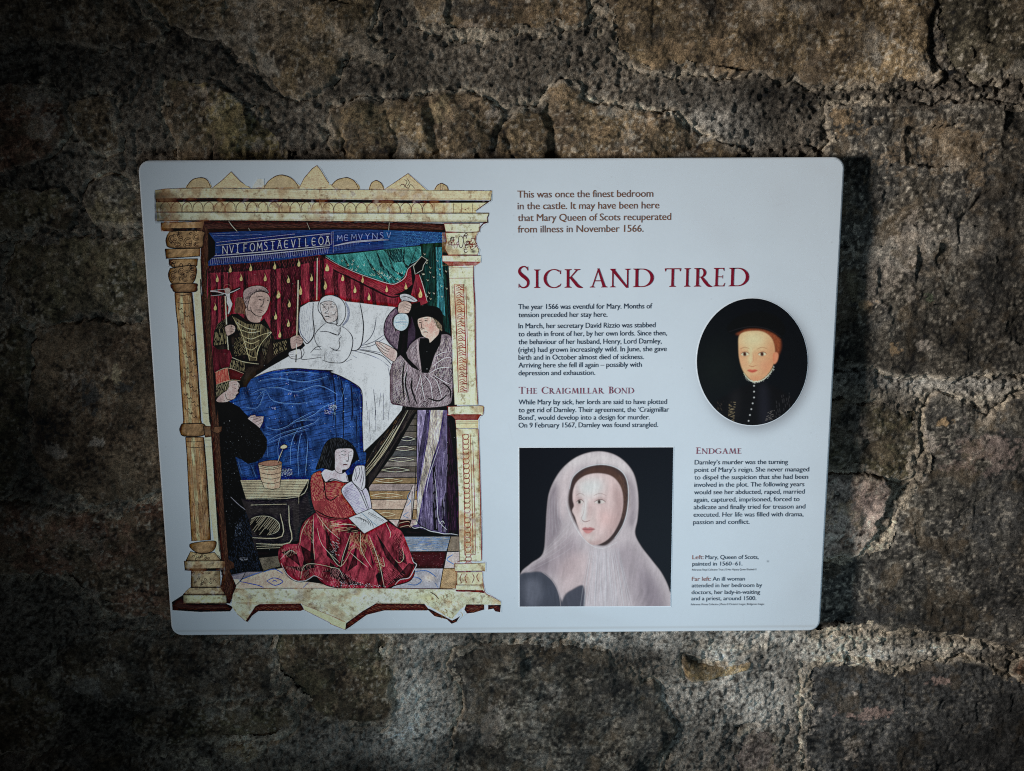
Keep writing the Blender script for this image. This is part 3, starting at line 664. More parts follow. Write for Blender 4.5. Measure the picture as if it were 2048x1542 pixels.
# teal hanging and the looped curtain
GR = R2([1100,925,1400,905,1420,1542])+R4([1340,600,1260,560,1240,380,1200,310,1080,280,1060,240])+R2([1180,1542,1090,1250,1120,1060])
A.poly(GR, (14,62,58)); A.poly(R2([1275,960,1345,960,1370,1542])+R4([1270,400,1180,330,1175,0]), (24,128,146), a=0.9)
A.hatch(GR, (8,30,34), 88, 4, 1.8, 0.6, 60, seed=31); A.hatch(R2([1280,960,1345,960,1380,1542,1290,1542]), (80,176,184), 80, 2.5, 0.7, 0.6, 7, seed=32, keep=.7)
TE = R2([60,1052,300,1035,600,1000,930,960,1110,950,1120,1060,1000,1130,960,1190,930,1280,850,1345,770,1358,600,1302,400,1232,200,1142])
A.poly(TE, (24,120,122)); A.within(TE)
for p in ([250,1040,340,1180,300,1190],[480,1010,600,1200,760,1350,720,1350,560,1180],[620,1000,700,1160,860,1330,830,1345,660,1170],[740,1010,830,1220,930,1270,900,1290,790,1200],[920,960,935,1130,990,1180,950,1190,910,1120],[700,990,900,980,920,1120,820,1130]):
    A.poly(R2(p), (10,54,60), a=0.85)
A.hatch(TE, (70,176,172), 62, 2.4, 0.7, 0.6, 8, seed=33, keep=.7)
A.within(None)
A.line(R2([1060,975,1000,1140]), (8,30,40), 2.4); A.line(R2([935,975,925,1120,965,1175]), (8,24,34), 2.0); A.line(R2([1110,960,1090,1080,1000,1140]), (60,150,160), 1.6)
A.folds(TE, 120, 0.09, 6, 0.5, 303); A.folds(GR, 90, 0.12, 8, 0.6, 304)
for i in range(24):
    g = np.random.default_rng(300+i); x = g.uniform(200, 900); y = 1060 + (x-200)*0.25 + g.uniform(0, 120)
    A.line(R2([x-10,y-8,x+4,y+10,x+14,y-2,x+8,y-16]), (200,206,160), 0.9, 0.9)
for i in range(22):
    g = np.random.default_rng(400+i); x = g.uniform(1130, 1400); y = g.uniform(990, 1530)
    A.line(R2([x-8,y-8,x+4,y+12,x+12,y-2]), (196,200,150), 0.9, 0.9)
SW = R2([50,1080,230,1172,430,1262,640,1334,790,1375,900,1342,955,1225,1000,1180,1018,1370,910,1450,795,1492,600,1412,350,1292,150,1202])
A.poly(SW, (140,34,52)); A.hatch(SW, (74,12,28), 30, 3.4, 1.2, 0.6, 16, seed=34); A.line(R2([150,1215,350,1305,600,1430,790,1510,920,1480]), (30,8,16), 3.2)
A.line(R2([60,1066,200,1150,400,1240,600,1312,780,1366,860,1350,940,1290,965,1210,1010,1165,1110,1100]), (206,206,190), 1.3)
A.poly(R2([1030,1170,1060,1130,1120,1060,1180,1100,1140,1160,1130,1210,1080,1240,1050,1260]), (28,10,20), edge=(190,186,166), ew=1.1)
A.poly(R2([1045,1262,1090,1262,1140,1380,1180,1542])+R4([1075,250,1000,280,960,60]), (132,30,48)); A.line(R2([1095,1262,1140,1400,1182,1560]), (206,200,176), 1.2)
comma(R2, 470, 1310, .9); comma(R2, 735, 1415, .9); comma(R2, 945, 1385, .9); comma(R2, 1105, 1460, 1.3)
# staff
# bed linen
SH = R3([985,1110,1080,1040,1200,965,1420,840,1560,760,1600,720,1560,650,1532,560])+R3([1530,420,1550,300,1640,245,1750,235])+R4([60,170,170,235,330,252,540,280,722,298,640,400,600,470,598,600,680,720,740,800,700,880,672,960,662,1040,662,1290,690,1345,800,1385])+R6([790,0,640,190,560,280,375,455])+R6([358,380,355,0])+R4([355,1300,200,1100,0,1015])+R3([1500,972,1200,1015,1000,1095])
A.poly(SH, (186,198,212)); A.within(SH)
A.hatch(R3([1540,280,1690,240,1700,700,1620,700,1530,500]), (120,132,158), 82, 4, 0.9, 0.5, 20, seed=41)
A.line(R3([1690,250,1685,400,1700,560,1680,640,1620,700,1570,640]), (44,52,80), 2.2); A.line(R3([1540,300,1535,480,1560,600,1640,690]), (96,108,138), 1.4)
A.line(R4([330,255,355,380,370,520,350,700,300,770,240,775]), (52,60,88), 2.2); A.line(R4([170,240,205,330,195,430,140,500]), (110,122,150), 5, a=0.8)
A.line(R4([130,510,200,560,250,640,240,760,200,850,130,910,0,905]), (60,70,98), 2.0)
A.line(R4([510,410,490,540,440,640,350,720]), (96,108,136), 1.3); A.lines([R4([600,600,480,680,350,722]), R4([600,640,470,720,340,745]), R4([560,800,450,780,320,760]), R4([240,775,420,820,560,880,660,960]), R4([240,870,180,900]), R4([250,830,300,860])], (96,106,136), 1.1)
A.line(R4([300,765,480,800,600,850,700,960]), (66,76,104), 1.6)
A.lines([R4([480,1200,500,1400,495,1540]), R4([400,1330,420,1540]), R4([590,1250,590,1540]), R4([640,960,665,1100,660,1300]), R6([505,0,505,230]), R6([430,0,445,330]), R6([650,0,640,120]), R4([560,1240,540,1400])], (92,100,126), 1.1)
A.hatch(R4([380,1100,660,1100,660,1540,360,1540]), (150,160,182), 88, 6, 0.8, 0.5, 26, seed=42, keep=.5)
A.blob(*R4([560,900])[0], 18, 10, (206,214,224), 0.5); A.blob(*R3([1350,920])[0], 20, 9, (204,212,222), 0.5)
A.within(None)
A.folds(SH, 60, 0.02, 2, 0.16, 305); A.folds(SH, 80, 0.07, 6, 0.14, 306)
# blue cover
BC = R3([880,1200,1000,1092,1200,1012,1450,972,1700,988,1900,998])+R4([0,1012,120,1060,250,1130,335,1195,358,1300,355,1540])+R6([358,200,368,460,400,470,390,620,250,700,0,760])+R5([1640,768,900,772,830,520,800,1,760,1])+R3([760,1340,830,1300,880,1240])
A.poly(BC, (18,66,140)); A.within(BC)
A.folds(BC, 100, 0.03, 3.5, 0.75, 307); A.folds(BC, 20, 0.05, 4, 0.35, 308)
A.hatch(BC, (10,34,88), -12, 4.2, 2.2, 0.55, 34, seed=51, keep=.6); A.hatch(BC, (40,100,176), 70, 3.6, 1.0, 0.4, 18, seed=52, keep=.45)
for p in (R4([30,1050,60,1300,40,1540]), R4([120,1080,150,1330,140,1540]), R4([230,1130,250,1400,240,1540]), R6([60,0,70,300]), R6([150,0,150,320]), R6([290,60,300,420])): A.line(p, (8,26,70), 3.4, 0.8)
FL = [R3([1080,1120,1300,1080,1600,1120,1850,1060]), R3([1100,1200,1300,1180,1500,1230,1750,1160,1960,1260]), R3([1000,1260,1150,1200,1250,1330,1500,1360,1700,1330]), R3([1060,1320,1150,1220,1080,1400,950,1400]), R3([1560,1542,1700,1480,1800,1400,1950,1330]), R3([1200,1040,1500,1010,1750,1030]),
 R5([1180,190,1280,215,1400,180,1500,110,1700,10]), R5([1150,250,1230,275]), R5([1190,340,1330,260,1560,190,1700,140,1760,80]), R5([1200,360,1420,270,1640,200]), R5([1440,600,1440,420,1480,280,1530,200]), R5([1530,720,1520,500,1540,330,1560,250]), R5([1630,320,1620,500,1600,720]), R5([1330,270,1300,420,1310,540]), R5([1450,150,1500,130,1600,110,1750,110]), R5([860,560,900,700]), R5([1010,610,1060,740]), R5([1180,400,1190,520]), R4([180,1140,120,1330]), R4([330,1250,335,1540])]
A.lines(FL, (74,130,200), 1.5, 0.9); A.lines([[ (x+1.5,y+2) for x,y in p] for p in FL[:10]], (48,98,176), 1.1, 0.8)
for x, y, r in ((1250,1410,26),(1400,1140,20),(1430,1250,24),(1500,1275,22),(1900,1400,46),(1850,1450,40),(1920,1380,30)): A.hatch([(320+(x-r)/5.5,560+(y-r*.6)/5.5),(320+(x+r)/5.5,560+(y-r*.6)/5.5),(320+(x+r)/5.5,560+(y+r*.6)/5.5),(320+(x-r)/5.5,560+(y+r*.6)/5.5)], (176,200,226), 30, 1.6, 0.9, 0.9, 3, seed=int(x), keep=.7)
A.hatch(R5([1330,650,1460,640,1465,720,1340,730]), (150,184,216), 10, 2.2, 1.1, 0.9, 4, seed=53, keep=.8)
A.hatch(R4([0,1350,80,1370,60,1500,0,1500]), (110,160,214), 20, 2.2, 1.0, 0.8, 4, seed=54, keep=.6)
A.specks(BC, (150,184,222), 120, 0.8, 0.8, 55)
A.within(None)
A.line(R3([1000,1092,1200,1012,1450,972,1700,988,1900,998])+R4([0,1012,120,1060,250,1130,335,1195,358,1300,355,1540])+R6([358,200,368,460]), (14,22,52), 2.0)
# woman in bed
A.poly(R4([-170,640,-120,560,-60,520,60,510,130,515,200,560,245,640,240,740,200,850,120,905,20,910,-60,880])+R3([1800,900,1620,860,1560,870,1550,780,1700,690,1705,600]), (190,200,214), True)
A.poly(R3([1745,330,1750,250,1800,185,1870,165,1960,175])+R4([40,170,110,200,160,260,175,340,160,430,110,500,70,490,80,400,70,300])+R3([1960,470,1900,480,1830,460,1780,380]), (196,204,216), True, edge=(60,64,90), ew=1.4)
A.poly(R3([1765,270,1810,238,1880,232,1930,260,1955,330,1958,400,1930,450,1860,470,1820,440,1780,360]), (182,180,186), True, edge=(70,70,90), ew=1.0)
A.lines([R3([1790,270,1820,262,1850,272]), R3([1870,275,1900,262,1930,275]), R3([1800,300,1825,308]), R3([1880,305,1915,305]), R3([1855,290,1850,340,1815,365,1860,365]), R3([1765,250,1800,280,1840,330]), R3([1880,385,1920,380,1945,340])], (60,60,80), 0.9)
A.line(R3([1820,402,1850,400,1880,412]), (34,26,40), 1.8); A.lines([R3([1800,296,1825,292]), R3([1880,296,1910,292])], (30,30,44), 1.6)
A.lines([R3([1830,470,1760,530,1710,600,1715,680,1780,770]), R3([1760,570,1850,570,1970,610]), R3([1990,500,1965,600]), R4([120,520,95,605,0,580]), R4([130,620,100,660,110,720,80,770,20,770]), R4([0,740,60,775,120,780]), R3([1560,720,1590,800,1560,870,1640,870,1780,850]), R3([1660,800,1720,740,1780,730]), R3([1670,825,1780,825]), R3([1700,760,1780,770]), R3([1820,780,1810,880]), R3([1960,770,1880,750]), R3([1790,880,1860,905,1983,915])], (66,70,96), 1.2)
A.hatch(R3([1840,760,1983,800,1983,900,1820,880]), (150,158,182), 60, 4, 0.7, 0.6, 12, seed=61)
A.poly(R3([1420,800,1480,770,1540,760,1560,800,1550,860,1480,870,1430,850]), (184,188,198), True, edge=(60,60,84), ew=1.1)
A.lines([R3([1425,800,1480,790]), R3([1425,825,1480,815]), R3([1440,845,1490,838])], (60,60,84), 0.8)
# monk
MB = R3([600,560,640,480,700,440,790,375,860,370,960,450,1090,470,1150,420,1230,560,1262,655,1430,640,1448,740,1350,790,1250,860,1110,1000,1010,1085,950,1180,880,1180,900,1020,760,965,795,850,765,760,640,765,582,720,590,620])
A.poly(MB, (44,36,30)); A.within(MB)
TR = R3([800,395,960,485,1120,485,1235,575,1100,690,1070,890,990,890,910,680])
A.hatch(TR, (156,144,96), 88, 2.0, 0.9, 0.9, 26, seed=71)
A.lines([R3([870,540,1000,580,1110,560]), R3([890,600,1000,650,1130,600,1230,575]), R3([920,660,1010,700,1100,660]), R3([940,740,1010,770,1080,720]), R3([960,810,1020,850,1070,850]), R3([800,400,900,580,960,780,990,890]), R3([1235,575,1130,680,1080,780,1060,890]), R3([850,470,960,530,1060,545])], (182,172,120), 1.5)
A.hatch(R3([600,540,720,540,740,700,600,720]), (142,134,90), 84, 3.0, 1.4, 0.9, 18, seed=72); A.hatch(R3([820,640,930,620,960,820,820,840]), (140,130,86), 60, 2.6, 1.1, 0.9, 14, seed=73)
A.hatch(R3([1120,700,1210,600,1230,620,1150,900]), (120,112,80), 75, 2.6, 0.9, 0.9, 18, seed=74); A.hatch(R3([1250,700,1400,660,1400,770,1250,830]), (140,130,88), 70, 3.6, 1.4, 0.8, 12, seed=75)
A.hatch(R3([760,880,950,900,940,1010,760,970]), (146,138,96), 86, 2.8, 1.2, 0.9, 14, seed=76); A.line(R3([790,850,920,900,1090,925]), (190,180,140), 1.6)
A.hatch(R3([600,450,740,400,740,540,620,540]), (120,110,76), -50, 3, 1.1, 0.7, 10, seed=77)
A.within(None)
A.poly(R3([825,310,840,210,880,190,930,230,945,330,960,380,900,370,830,360]), (120,84,64), True); A.hatch(R3([825,310,840,200,880,190,930,230,950,370,840,370]), (70,40,36), 85, 2.4, 0.9, 0.8, 18, seed=78)
A.poly(R3([960,300,1010,290,1120,390,1110,440,1095,465,1010,462,955,410,940,340]), (160,138,132), True)
A.poly(R3([985,190,1010,150,1100,125,1180,145,1215,205,1200,280,1172,350,1122,396,1060,388,1000,340,965,320]), (168,146,140), True, edge=(70,44,48), ew=1.0)
A.poly(R3([920,200,925,120,1000,72,1100,62,1168,88,1202,145,1130,118,1060,130,1005,170,985,220,960,300,935,260]), (148,130,132), True, edge=(50,34,40), ew=1.0)
A.hatch(R3([930,230,960,160,1080,90,1190,110,1200,145,1100,130,1010,170,985,220,960,290]), (40,28,34), 80, 2.2, 1.0, 0.9, 6, seed=79)
A.lines([R3([1070,190,1110,178,1140,190]), R3([1175,195,1200,200]), R3([1090,215,1120,222,1145,215]), R3([1180,225,1200,230]), R3([1150,200,1135,270,1110,290,1150,300]), R3([1065,330,1100,330,1145,345]), R3([1085,355,1120,358]), R3([1000,300,1010,340,1060,400]), R3([940,330,960,420,1010,470,1090,472])], (66,40,48), 1.1)
A.lines([R3([1095,212,1120,212]), R3([1182,220,1200,222])], (24,18,26), 2.0)
A.poly(R3([715,530,740,500,790,490,830,515,822,575,760,612,735,605]), (160,140,134), True, edge=(56,38,40), ew=1.0); A.lines([R3([780,510,825,520]), R3([770,535,822,545]), R3([765,560,810,572])], (60,40,44), 0.8)
A.poly(R3([1435,650,1470,620,1530,605,1575,660,1560,715,1500,745,1450,755]), (160,140,138), True, edge=(56,38,44), ew=1.0); A.lines([R3([1500,625,1560,650]), R3([1495,655,1570,670]), R3([1500,690,1560,700])], (60,40,44), 0.9)
A.folds(MB, 85, 0.08, 4, 0.5, 314)
# crucifix
A.line(R3([720,165,728,330,735,490]), (186,176,150), 2.6, taper=False); A.line(R3([742,620,755,770]), (186,176,150), 2.2, taper=False)
A.poly(R3([560,130,700,150,885,70,890,100,740,175,575,175]), (24,20,22)); A.lines([R3([555,125,640,130,720,150,800,130,885,90]), R3([560,175,700,160]), R3([560,118,720,100])], (176,180,188), 2.0)
A.poly(R3([718,140,770,135,775,200,800,260,790,300,765,370,748,370,755,300,735,250,735,190]), (176,178,188), True, edge=(50,46,56), ew=0.8)
A.poly(R3([712,105,740,85,775,100,770,140,735,150]), (150,140,140), True); A.line(R3([700,90,730,50,780,65,785,110]), (150,90,80), 1.0)
# staff of the taper
A.line(R2([-28,1080,-34,1542]), (176,166,140), 2.0, taper=False); A.line(R3([1524,0,1518,300,1508,620]), (178,168,142), 2.6, taper=False); A.line(R3([1535,0,1530,300,1520,600]), (24,20,24), 1.0, taper=False)
A.line(R3([1505,700,1502,860]), (190,186,170), 2.0, taper=False); A.line(R3([1502,820,1498,905]), (24,20,26), 2.2, taper=False)
# man in the red cap
A.poly(R5([635,0,900,0,1000,90,1100,200,1180,320,1180,420,1130,520,1060,570,970,592,900,545,832,515,870,660,900,800,960,1000,1010,1200,1060,1542])+R7([1065,250,1090,400,1130,560,1175,705,1000,715,800,745,770,560,745,300,728,0])+R3([625,1350,760,1335,880,1400,1000,1542]), (13,14,20))
A.hatch(R7([900,100,1000,0,1060,250,1120,520,1160,690,800,720,780,520,840,300]), (44,60,92), 65, 2.0, 1.1, 0.65, 5, seed=81, keep=.65); A.specks(R5([700,100,1150,200,1150,540,900,560,950,1000,1020,1400,760,1400,700,600]), (60,70,84), 260, 0.7, 0.7, 82)
A.hatch(R7([850,150,930,140,940,260,860,300]), (110,130,166), 60, 2.0, 0.9, 0.7, 4, seed=83, keep=.6); A.hatch(R7([900,540,1000,540,1000,575,900,575]), (150,160,184), 5, 1.8, 0.9, 0.8, 5, seed=84, keep=.7)
A.line(R5([780,955,880,1050,990,1130]), (140,144,166), 1.6, 0.8)
A.poly(R5([965,95,1000,60,1050,50,1060,70,1145,68,1138,130,1102,200,1060,165]), (178,160,166), edge=(50,30,40), ew=1.0); A.lines([R5([1000,85,1070,70]), R5([1020,110,1110,80]), R5([1045,135,1130,105]), R5([1075,165,1135,130])], (60,40,50), 1.0)
A.poly(R3([720,1200,760,1120,840,1108,880,1150,874,1190,860,1215,868,1240,845,1262,830,1300,780,1325,730,1345,640,1345,625,1310,700,1230]), (174,152,152), True, edge=(70,46,54), ew=1.0)
A.poly(R3([622,1150,760,1112,765,1170,740,1215,690,1250,640,1290,618,1290]), (70,64,50)); A.hatch(R3([622,1150,760,1112,765,1180,700,1240,640,1290,618,1290]), (152,146,110), 78, 2.6, 1.1, 0.9, 14, seed=85)
A.poly(R3([612,1018,745,968,772,1060,768,1108,622,1152]), (170,70,56)); A.hatch(R3([612,1018,745,968,772,1108,622,1150]), (210,120,90), 85, 3.0, 1.2, 0.8, 20, seed=86)
A.poly(R3([745,968,925,1030,880,1108,770,1104]), (92,24,28)); A.lines([R3([612,1018,745,968,925,1030]), R3([622,1150,770,1104,885,1108]), R3([745,970,770,1104])], (206,150,120), 1.3)
A.lines([R3([815,1150,850,1155]), R3([862,1150,875,1215,845,1225]), R3([800,1265,838,1270]), R3([720,1250,740,1310,790,1320]), R3([800,1185,840,1195])], (70,44,54), 1.1)
# physician
RB = R4([870,730,920,680,1000,630,1070,645,1110,690,1230,600,1340,640,1350,900,1345,1280,1300,1375,1150,1400,1000,1405,850,1392,700,1365,665,1310,668,1000,700,900,770,830])
A.poly(R4([660,1000,700,880,760,800,860,780,900,700,1340,640,1350,1380,1000,1410,690,1370,660,1310]), (18,14,20)); A.poly(RB, (112,102,114), True); A.within(RB)
A.folds(RB, 80, 0.06, 4, 0.5, 311)
A.hatch(R4([700,880,830,850,840,1380,690,1350]), (186,178,168), -60, 2.0, 0.8, 0.9, 12, seed=91); A.hatch(R4([820,880,1020,1000,1000,1400,830,1390]), (168,156,170), 70, 2.6, 0.9, 0.85, 16, seed=92)
A.hatch(R4([1000,1000,1350,1080,1340,1390,980,1400]), (176,168,178), -55, 2.2, 0.8, 0.85, 13, seed=93); A.hatch(R4([1100,640,1350,640,1350,1080,1080,1040]), (186,178,172), 80, 2.4, 0.9, 0.85, 9, seed=94)
A.lines([R4([1000,1040,980,1120,940,1240]), R4([1090,1030,1200,970,1330,960]), R4([1100,1050,1180,1120,1230,1290]), R4([1040,1050,1110,1150,1130,1350]), R4([1000,1060,1020,1200,1050,1330]), R4([1130,1040,1260,1120,1330,1150]), R4([860,950,820,1130,870,1330]), R4([1150,850,1240,800,1330,790]), R4([1130,950,1260,860,1340,860])], (214,206,190), 1.5)
A.lines([R4([850,1000,830,1150,880,1350]), R4([905,1080,900,1200,960,1370]), R4([820,900,800,1100,820,1320]), R4([1240,1130,1320,1200,1330,1300]), R4([1080,1300,1200,1330,1290,1260])], (30,22,36), 3.4, 0.9)
A.within(None)
A.poly(R4([990,640,1080,640,1110,690,1180,600,1230,590,1215,700,1150,830,1110,960,1085,1025,1010,1020,1000,900,975,760]), (12,10,14))
A.line(R4([965,660,975,850,1000,985]), (150,140,150), 4.2); A.hatch(R4([870,730,960,690,970,950,900,880]), (176,166,176), 70, 2.2, 0.8, 0.8, 10, seed=95)
A.poly(R4([720,310,650,380,605,470,598,590,650,690,740,770,775,780,775,560,720,560,690,470,700,410,750,370,745,330]), (98,84,106), True, edge=(22,18,36), ew=1.8); A.hatch(R4([720,320,650,380,605,480,600,590,680,700,760,770,765,560,700,520]), (158,144,160), 78, 2.2, 0.8, 0.8, 14, seed=96)
A.poly(R4([770,560,860,560,880,470,905,400,940,560,945,640,880,720,840,800,860,860,960,960,990,1000,900,960,790,840,740,790]), (22,16,24)); A.poly(R4([870,480,900,400,940,540,940,640,890,700,850,760,860,600]), (56,44,66), a=0.9)
A.poly(R4([698,465,710,410,745,375,800,362,850,380,870,430,862,500,830,545,785,562,735,545,705,510]), (160,190,214), True, edge=(50,60,84), ew=1.3)
A.lines([R4([720,450,780,442,850,450]), R4([730,480,790,470,850,482]), R4([740,505,800,500,840,508])], (206,222,232), 1.4); A.line(R4([715,470,790,462,860,466]), (110,140,176), 0.9)
A.poly(R4([770,165,830,150,905,175,965,225,925,245,880,235,790,220]), (170,176,192), True, edge=(40,40,60), ew=1.1); A.line(R4([780,190,850,185,940,232]), (50,50,74), 1.1); A.line(R4([800,215,790,240]), (170,176,192), 4)
A.poly(R4([755,270,790,238,840,230,895,262,895,300,880,345,860,365,800,365,752,355]), (178,158,152), True, edge=(60,36,44), ew=1.1); A.lines([R4([830,262,895,290]), R4([820,290,890,318]), R4([820,318,880,345])], (70,44,50), 1.0)
A.poly(R4([500,690,540,680,640,720,740,790,712,895,640,860,560,790]), (180,160,160), True, edge=(60,40,50), ew=1.0); A.lines([R4([510,700,600,770,650,790]), R4([540,690,620,750,660,770]), R4([505,715,580,790,640,820])], (60,40,50), 0.9)
A.poly(R4([965,440,985,420,1060,402,1130,410,1175,450,1205,510,1200,590,1150,650,1100,692,1085,650,1040,630,1010,600,990,545,970,500]), (190,160,150), True, edge=(60,34,40), ew=1.0)
A.blob(*R4([1100,520])[0], 9, 12, (206,130,120), 0.5)
A.poly(R4([1130,410,1180,430,1225,480,1235,560,1210,545,1180,520,1160,460]), (130,116,96), True); A.hatch(R4([1100,400,1230,460,1240,560,1160,500]), (66,54,46), 70, 2, 0.9, 0.8, 6, seed=97)
A.poly(R4([905,400,915,345,960,305,1040,285,1120,283,1200,308,1240,370,1245,450,1235,500,1190,455,1130,415,1050,402,965,430,945,470]), (12,11,16), True)
A.lines([R4([975,448,1010,440]), R4([1040,425,1085,425]), R4([980,470,1005,472]), R4([1040,450,1080,452]), R4([1015,450,1010,520,1045,540]), R4([1020,575,1060,570,1080,580]), R4([1010,520,1000,535,1020,545])], (56,32,38), 1.1); A.line(R4([1030,572,1075,574]), (150,60,60), 1.6)
A.lines([R4([985,466,1003,468]), R4([1045,446,1072,448])], (24,20,28), 1.9)
# lower robe
LR = R6([960,0,1300,0,1315,200,1400,700,1418,1375,1330,1370,1150,1345,950,1290,885,1275,925,1090,950,600])
A.poly(LR, (88,80,122)); A.within(LR)
A.poly(R6([960,0,1085,0,1070,200,1010,700,940,1200,925,1100,950,600]), (128,122,164)); A.poly(R6([1110,0,1250,0,1200,330,1140,500,1040,860,960,1260,910,1270,940,1100,1010,700,1080,300]), (176,172,160))
A.poly(R6([1290,0,1320,0,1400,700,1418,1380,1300,1360,1280,1000,1290,500]), (40,20,44)); A.poly(R6([1130,640,1165,600,1170,1000,1190,1330,1140,1320,1130,1000]), (30,18,48), a=0.9); A.poly(R6([1230,1000,1280,900,1300,1360,1230,1340]), (34,20,50), a=0.8)
A.poly(R6([1060,0,1090,0,1060,300,1000,700,940,1000,960,600]), (24,20,48), a=0.8)
A.hatch(R6([960,0,1080,0,1000,800,940,1150,950,600]), (66,58,100), 92, 2.0, 0.8, 0.8, 24, seed=101); A.hatch(R6([1100,0,1300,0,1240,400,1100,700,960,1270,940,1100,1040,500]), (110,100,128), 100, 2.0, 0.8, 0.8, 22, seed=102)
A.hatch(R6([1040,700,1300,400,1290,1350,960,1280]), (150,144,190), 88, 2.8, 0.8, 0.7, 18, seed=103, keep=.7); A.hatch(R6([1290,200,1400,700,1418,1370,1300,1360]), (90,50,90), 88, 3, 0.9, 0.6, 14, seed=104, keep=.5)
A.lines([R6([1160,760,1180,1000,1190,1180,1220,1250,1290,1320]), R6([1260,1250,1240,1220,1200,1250]), R6([1200,400,1100,700,1060,900])], (206,200,200), 1.4)
A.within(None); A.line(R6([885,1272,930,1300,1010,1290,1100,1330,1180,1345,1260,1362,1340,1362,1412,1375]), (206,206,196), 1.8); A.line(R6([940,1200,1000,1270,1120,1330]), (26,20,46), 2.0)
# floor strip between bed frame and robe
rows = [40,100,170,240,310,395,450,510,565,625,685,745,812,890,985,1095,1205,1290]
cols = [(72,70,72),(84,80,76),(74,72,70),(90,86,80),(70,72,76),(96,92,84),(78,82,86),(98,96,92),(116,112,108),(84,78,72),(112,104,104),(128,108,74),(140,128,128),(142,118,80),(176,156,142),(146,122,86),(168,150,150)]
FS = R6([960,20,955,1205,900,1290,740,1290,650,1210,460,1080,430,850,700,480])
A.poly(FS, (80,76,74)); A.within(FS)
for i in range(17): A.poly(R6([400,rows[i],970,rows[i],970,rows[i+1],400,rows[i+1]]), cols[i])
for i in range(17): A.hatch(R6([400,rows[i],970,rows[i],970,rows[i+1],400,rows[i+1]]), tuple(int(v*.7) for v in cols[i]), 3, 2.4, 0.8, 0.5, 20, seed=110+i, keep=.6)
A.lines([R6([400,y,970,y-3]) for y in rows], (26,18,20), 1.5, taper=False)
for y, x0, x1 in ((318,760,940),(425,700,930),(545,640,925),(660,560,880),(778,500,800),(940,450,800),(1150,520,720)): A.lines([R6([x0,y,(x0+x1)/2,y-26,x1,y]), R6([x0,y,(x0+x1)/2,y+20,x1,y])], (206,186,140), 1.3)
A.poly(R6([905,830,950,830,905,1205,775,1205]), (166,156,160)); A.lines([R6([910,830,735,1290]), R6([905,890,900,1200])], (30,20,26), 1.6, taper=False); A.lines([R6([880,900,850,960,890,1000,840,1060]), R6([870,1120,810,1160,870,1190])], (90,120,170), 1.2)
A.poly(R6([770,1207,900,1207,880,1275,1000,1320,1420,1385,1420,1400,800,1400,745,1290]), (86,22,26)); A.lines([R6([760,1245,850,1225,880,1235]), R6([770,1290,860,1270,900,1300,1000,1340,1040,1335]), R6([775,1320,860,1350,960,1350])], (206,150,120), 1.6)
A.within(None)
A.line(R6([960,0,945,700,905,1205]), (26,18,24), 1.8, taper=False)
A.folds(LR, 92, 0.09, 7, 0.55, 301)
# bed frame rail
BF = R6([790,0,960,0,900,60,700,400,420,870,398,760,385,600,560,290,650,185])
A.poly(BF, (46,42,42)); A.within(BF); A.lines([R6([860,0,620,430,400,720]), R6([770,160,560,500,400,700]), R6([700,210,520,480,400,640]), R6([740,170,540,500,395,670])], (176,168,138), 1.5); A.hatch(BF, (90,84,74), -58, 2.6, 0.7, 0.6, 20, seed=121, keep=.6)
A.hatch(R6([660,200,790,0,700,220,400,600,390,580]), (120,92,60), -60, 3, 0.9, 0.7, 12, seed=122, keep=.5); A.line(R6([920,60,700,410,430,850]), (20,18,20), 2.2); A.within(None)
A.line(R6([800,0,650,190,560,285,370,470]), (20,20,32), 2.2)
# floor in front
A.poly(R8([820,300,1370,296,1330,470,910,470]), (118,134,158)); A.hatch(R8([840,300,1370,296,1330,470,910,470]), (80,120,176), 8, 4, 2.0, 0.6, 20, seed=131, keep=.6); A.hatch(R8([840,300,1370,296,1330,470,910,470]), (176,168,160), -5, 4, 1.4, 0.5, 12, seed=132, keep=.5)
A.poly(R8([1375,297,1478,297,1478,466,1338,468]), (122,112,98)); A.poly(R8([925,475,1330,475,1300,657,960,657]), (70,18,28)); A.specks(R8([925,475,1330,475,1300,657,960,657]), (130,90,100), 60, 0.7, 0.7, 133)
A.poly(R8([1335,475,1478,475,1478,660,1300,660]), (170,162,164)); A.poly(R8([940,662,1288,662,1250,888,700,888]), (150,154,170)); A.poly(R8([1292,664,1445,664,1445,892,1252,888]), (160,136,96))
A.blob(*R8([1130,770])[0], 12, 8, (190,176,164), 0.8); A.lines([R8([960,700,1100,690,1210,760]), R8([870,820,960,760,1040,800,980,850,880,840]), R8([1200,830,1230,880])], (96,120,176), 2.2); A.hatch(R8([1292,664,1445,664,1445,892,1252,888]), (110,84,50), 40, 3, 0.9, 0.6, 8, seed=134, keep=.6)
A.lines([R8([1400,505,1330,560,1420,620]), R8([1000,380,1070,360,1150,385,1080,400])], (96,124,186), 2.0)
A.lines([R8([820,298,1478,296]), R8([910,472,1478,468]), R8([960,659,1445,661]), R8([1375,296,1330,470,1290,660,1250,890])], (30,20,28), 1.7, taper=False)
A.poly(R7([790,760,1000,705,1175,700,1400,655,1560,800,1800,830,2048,880,2048,888,860,888]), (190,172,156)); A.poly(R7([780,740,1000,700,1180,705,930,790,800,780]), (110,112,140), a=0.8)
A.poly(R7([1130,545,1360,520,1370,640,1290,655,1180,690]), (104,98,84)); A.hatch(R7([1130,545,1360,520,1370,640,1180,690]), (60,56,52), 30, 3, 1, 0.6, 7, seed=136, keep=.6)
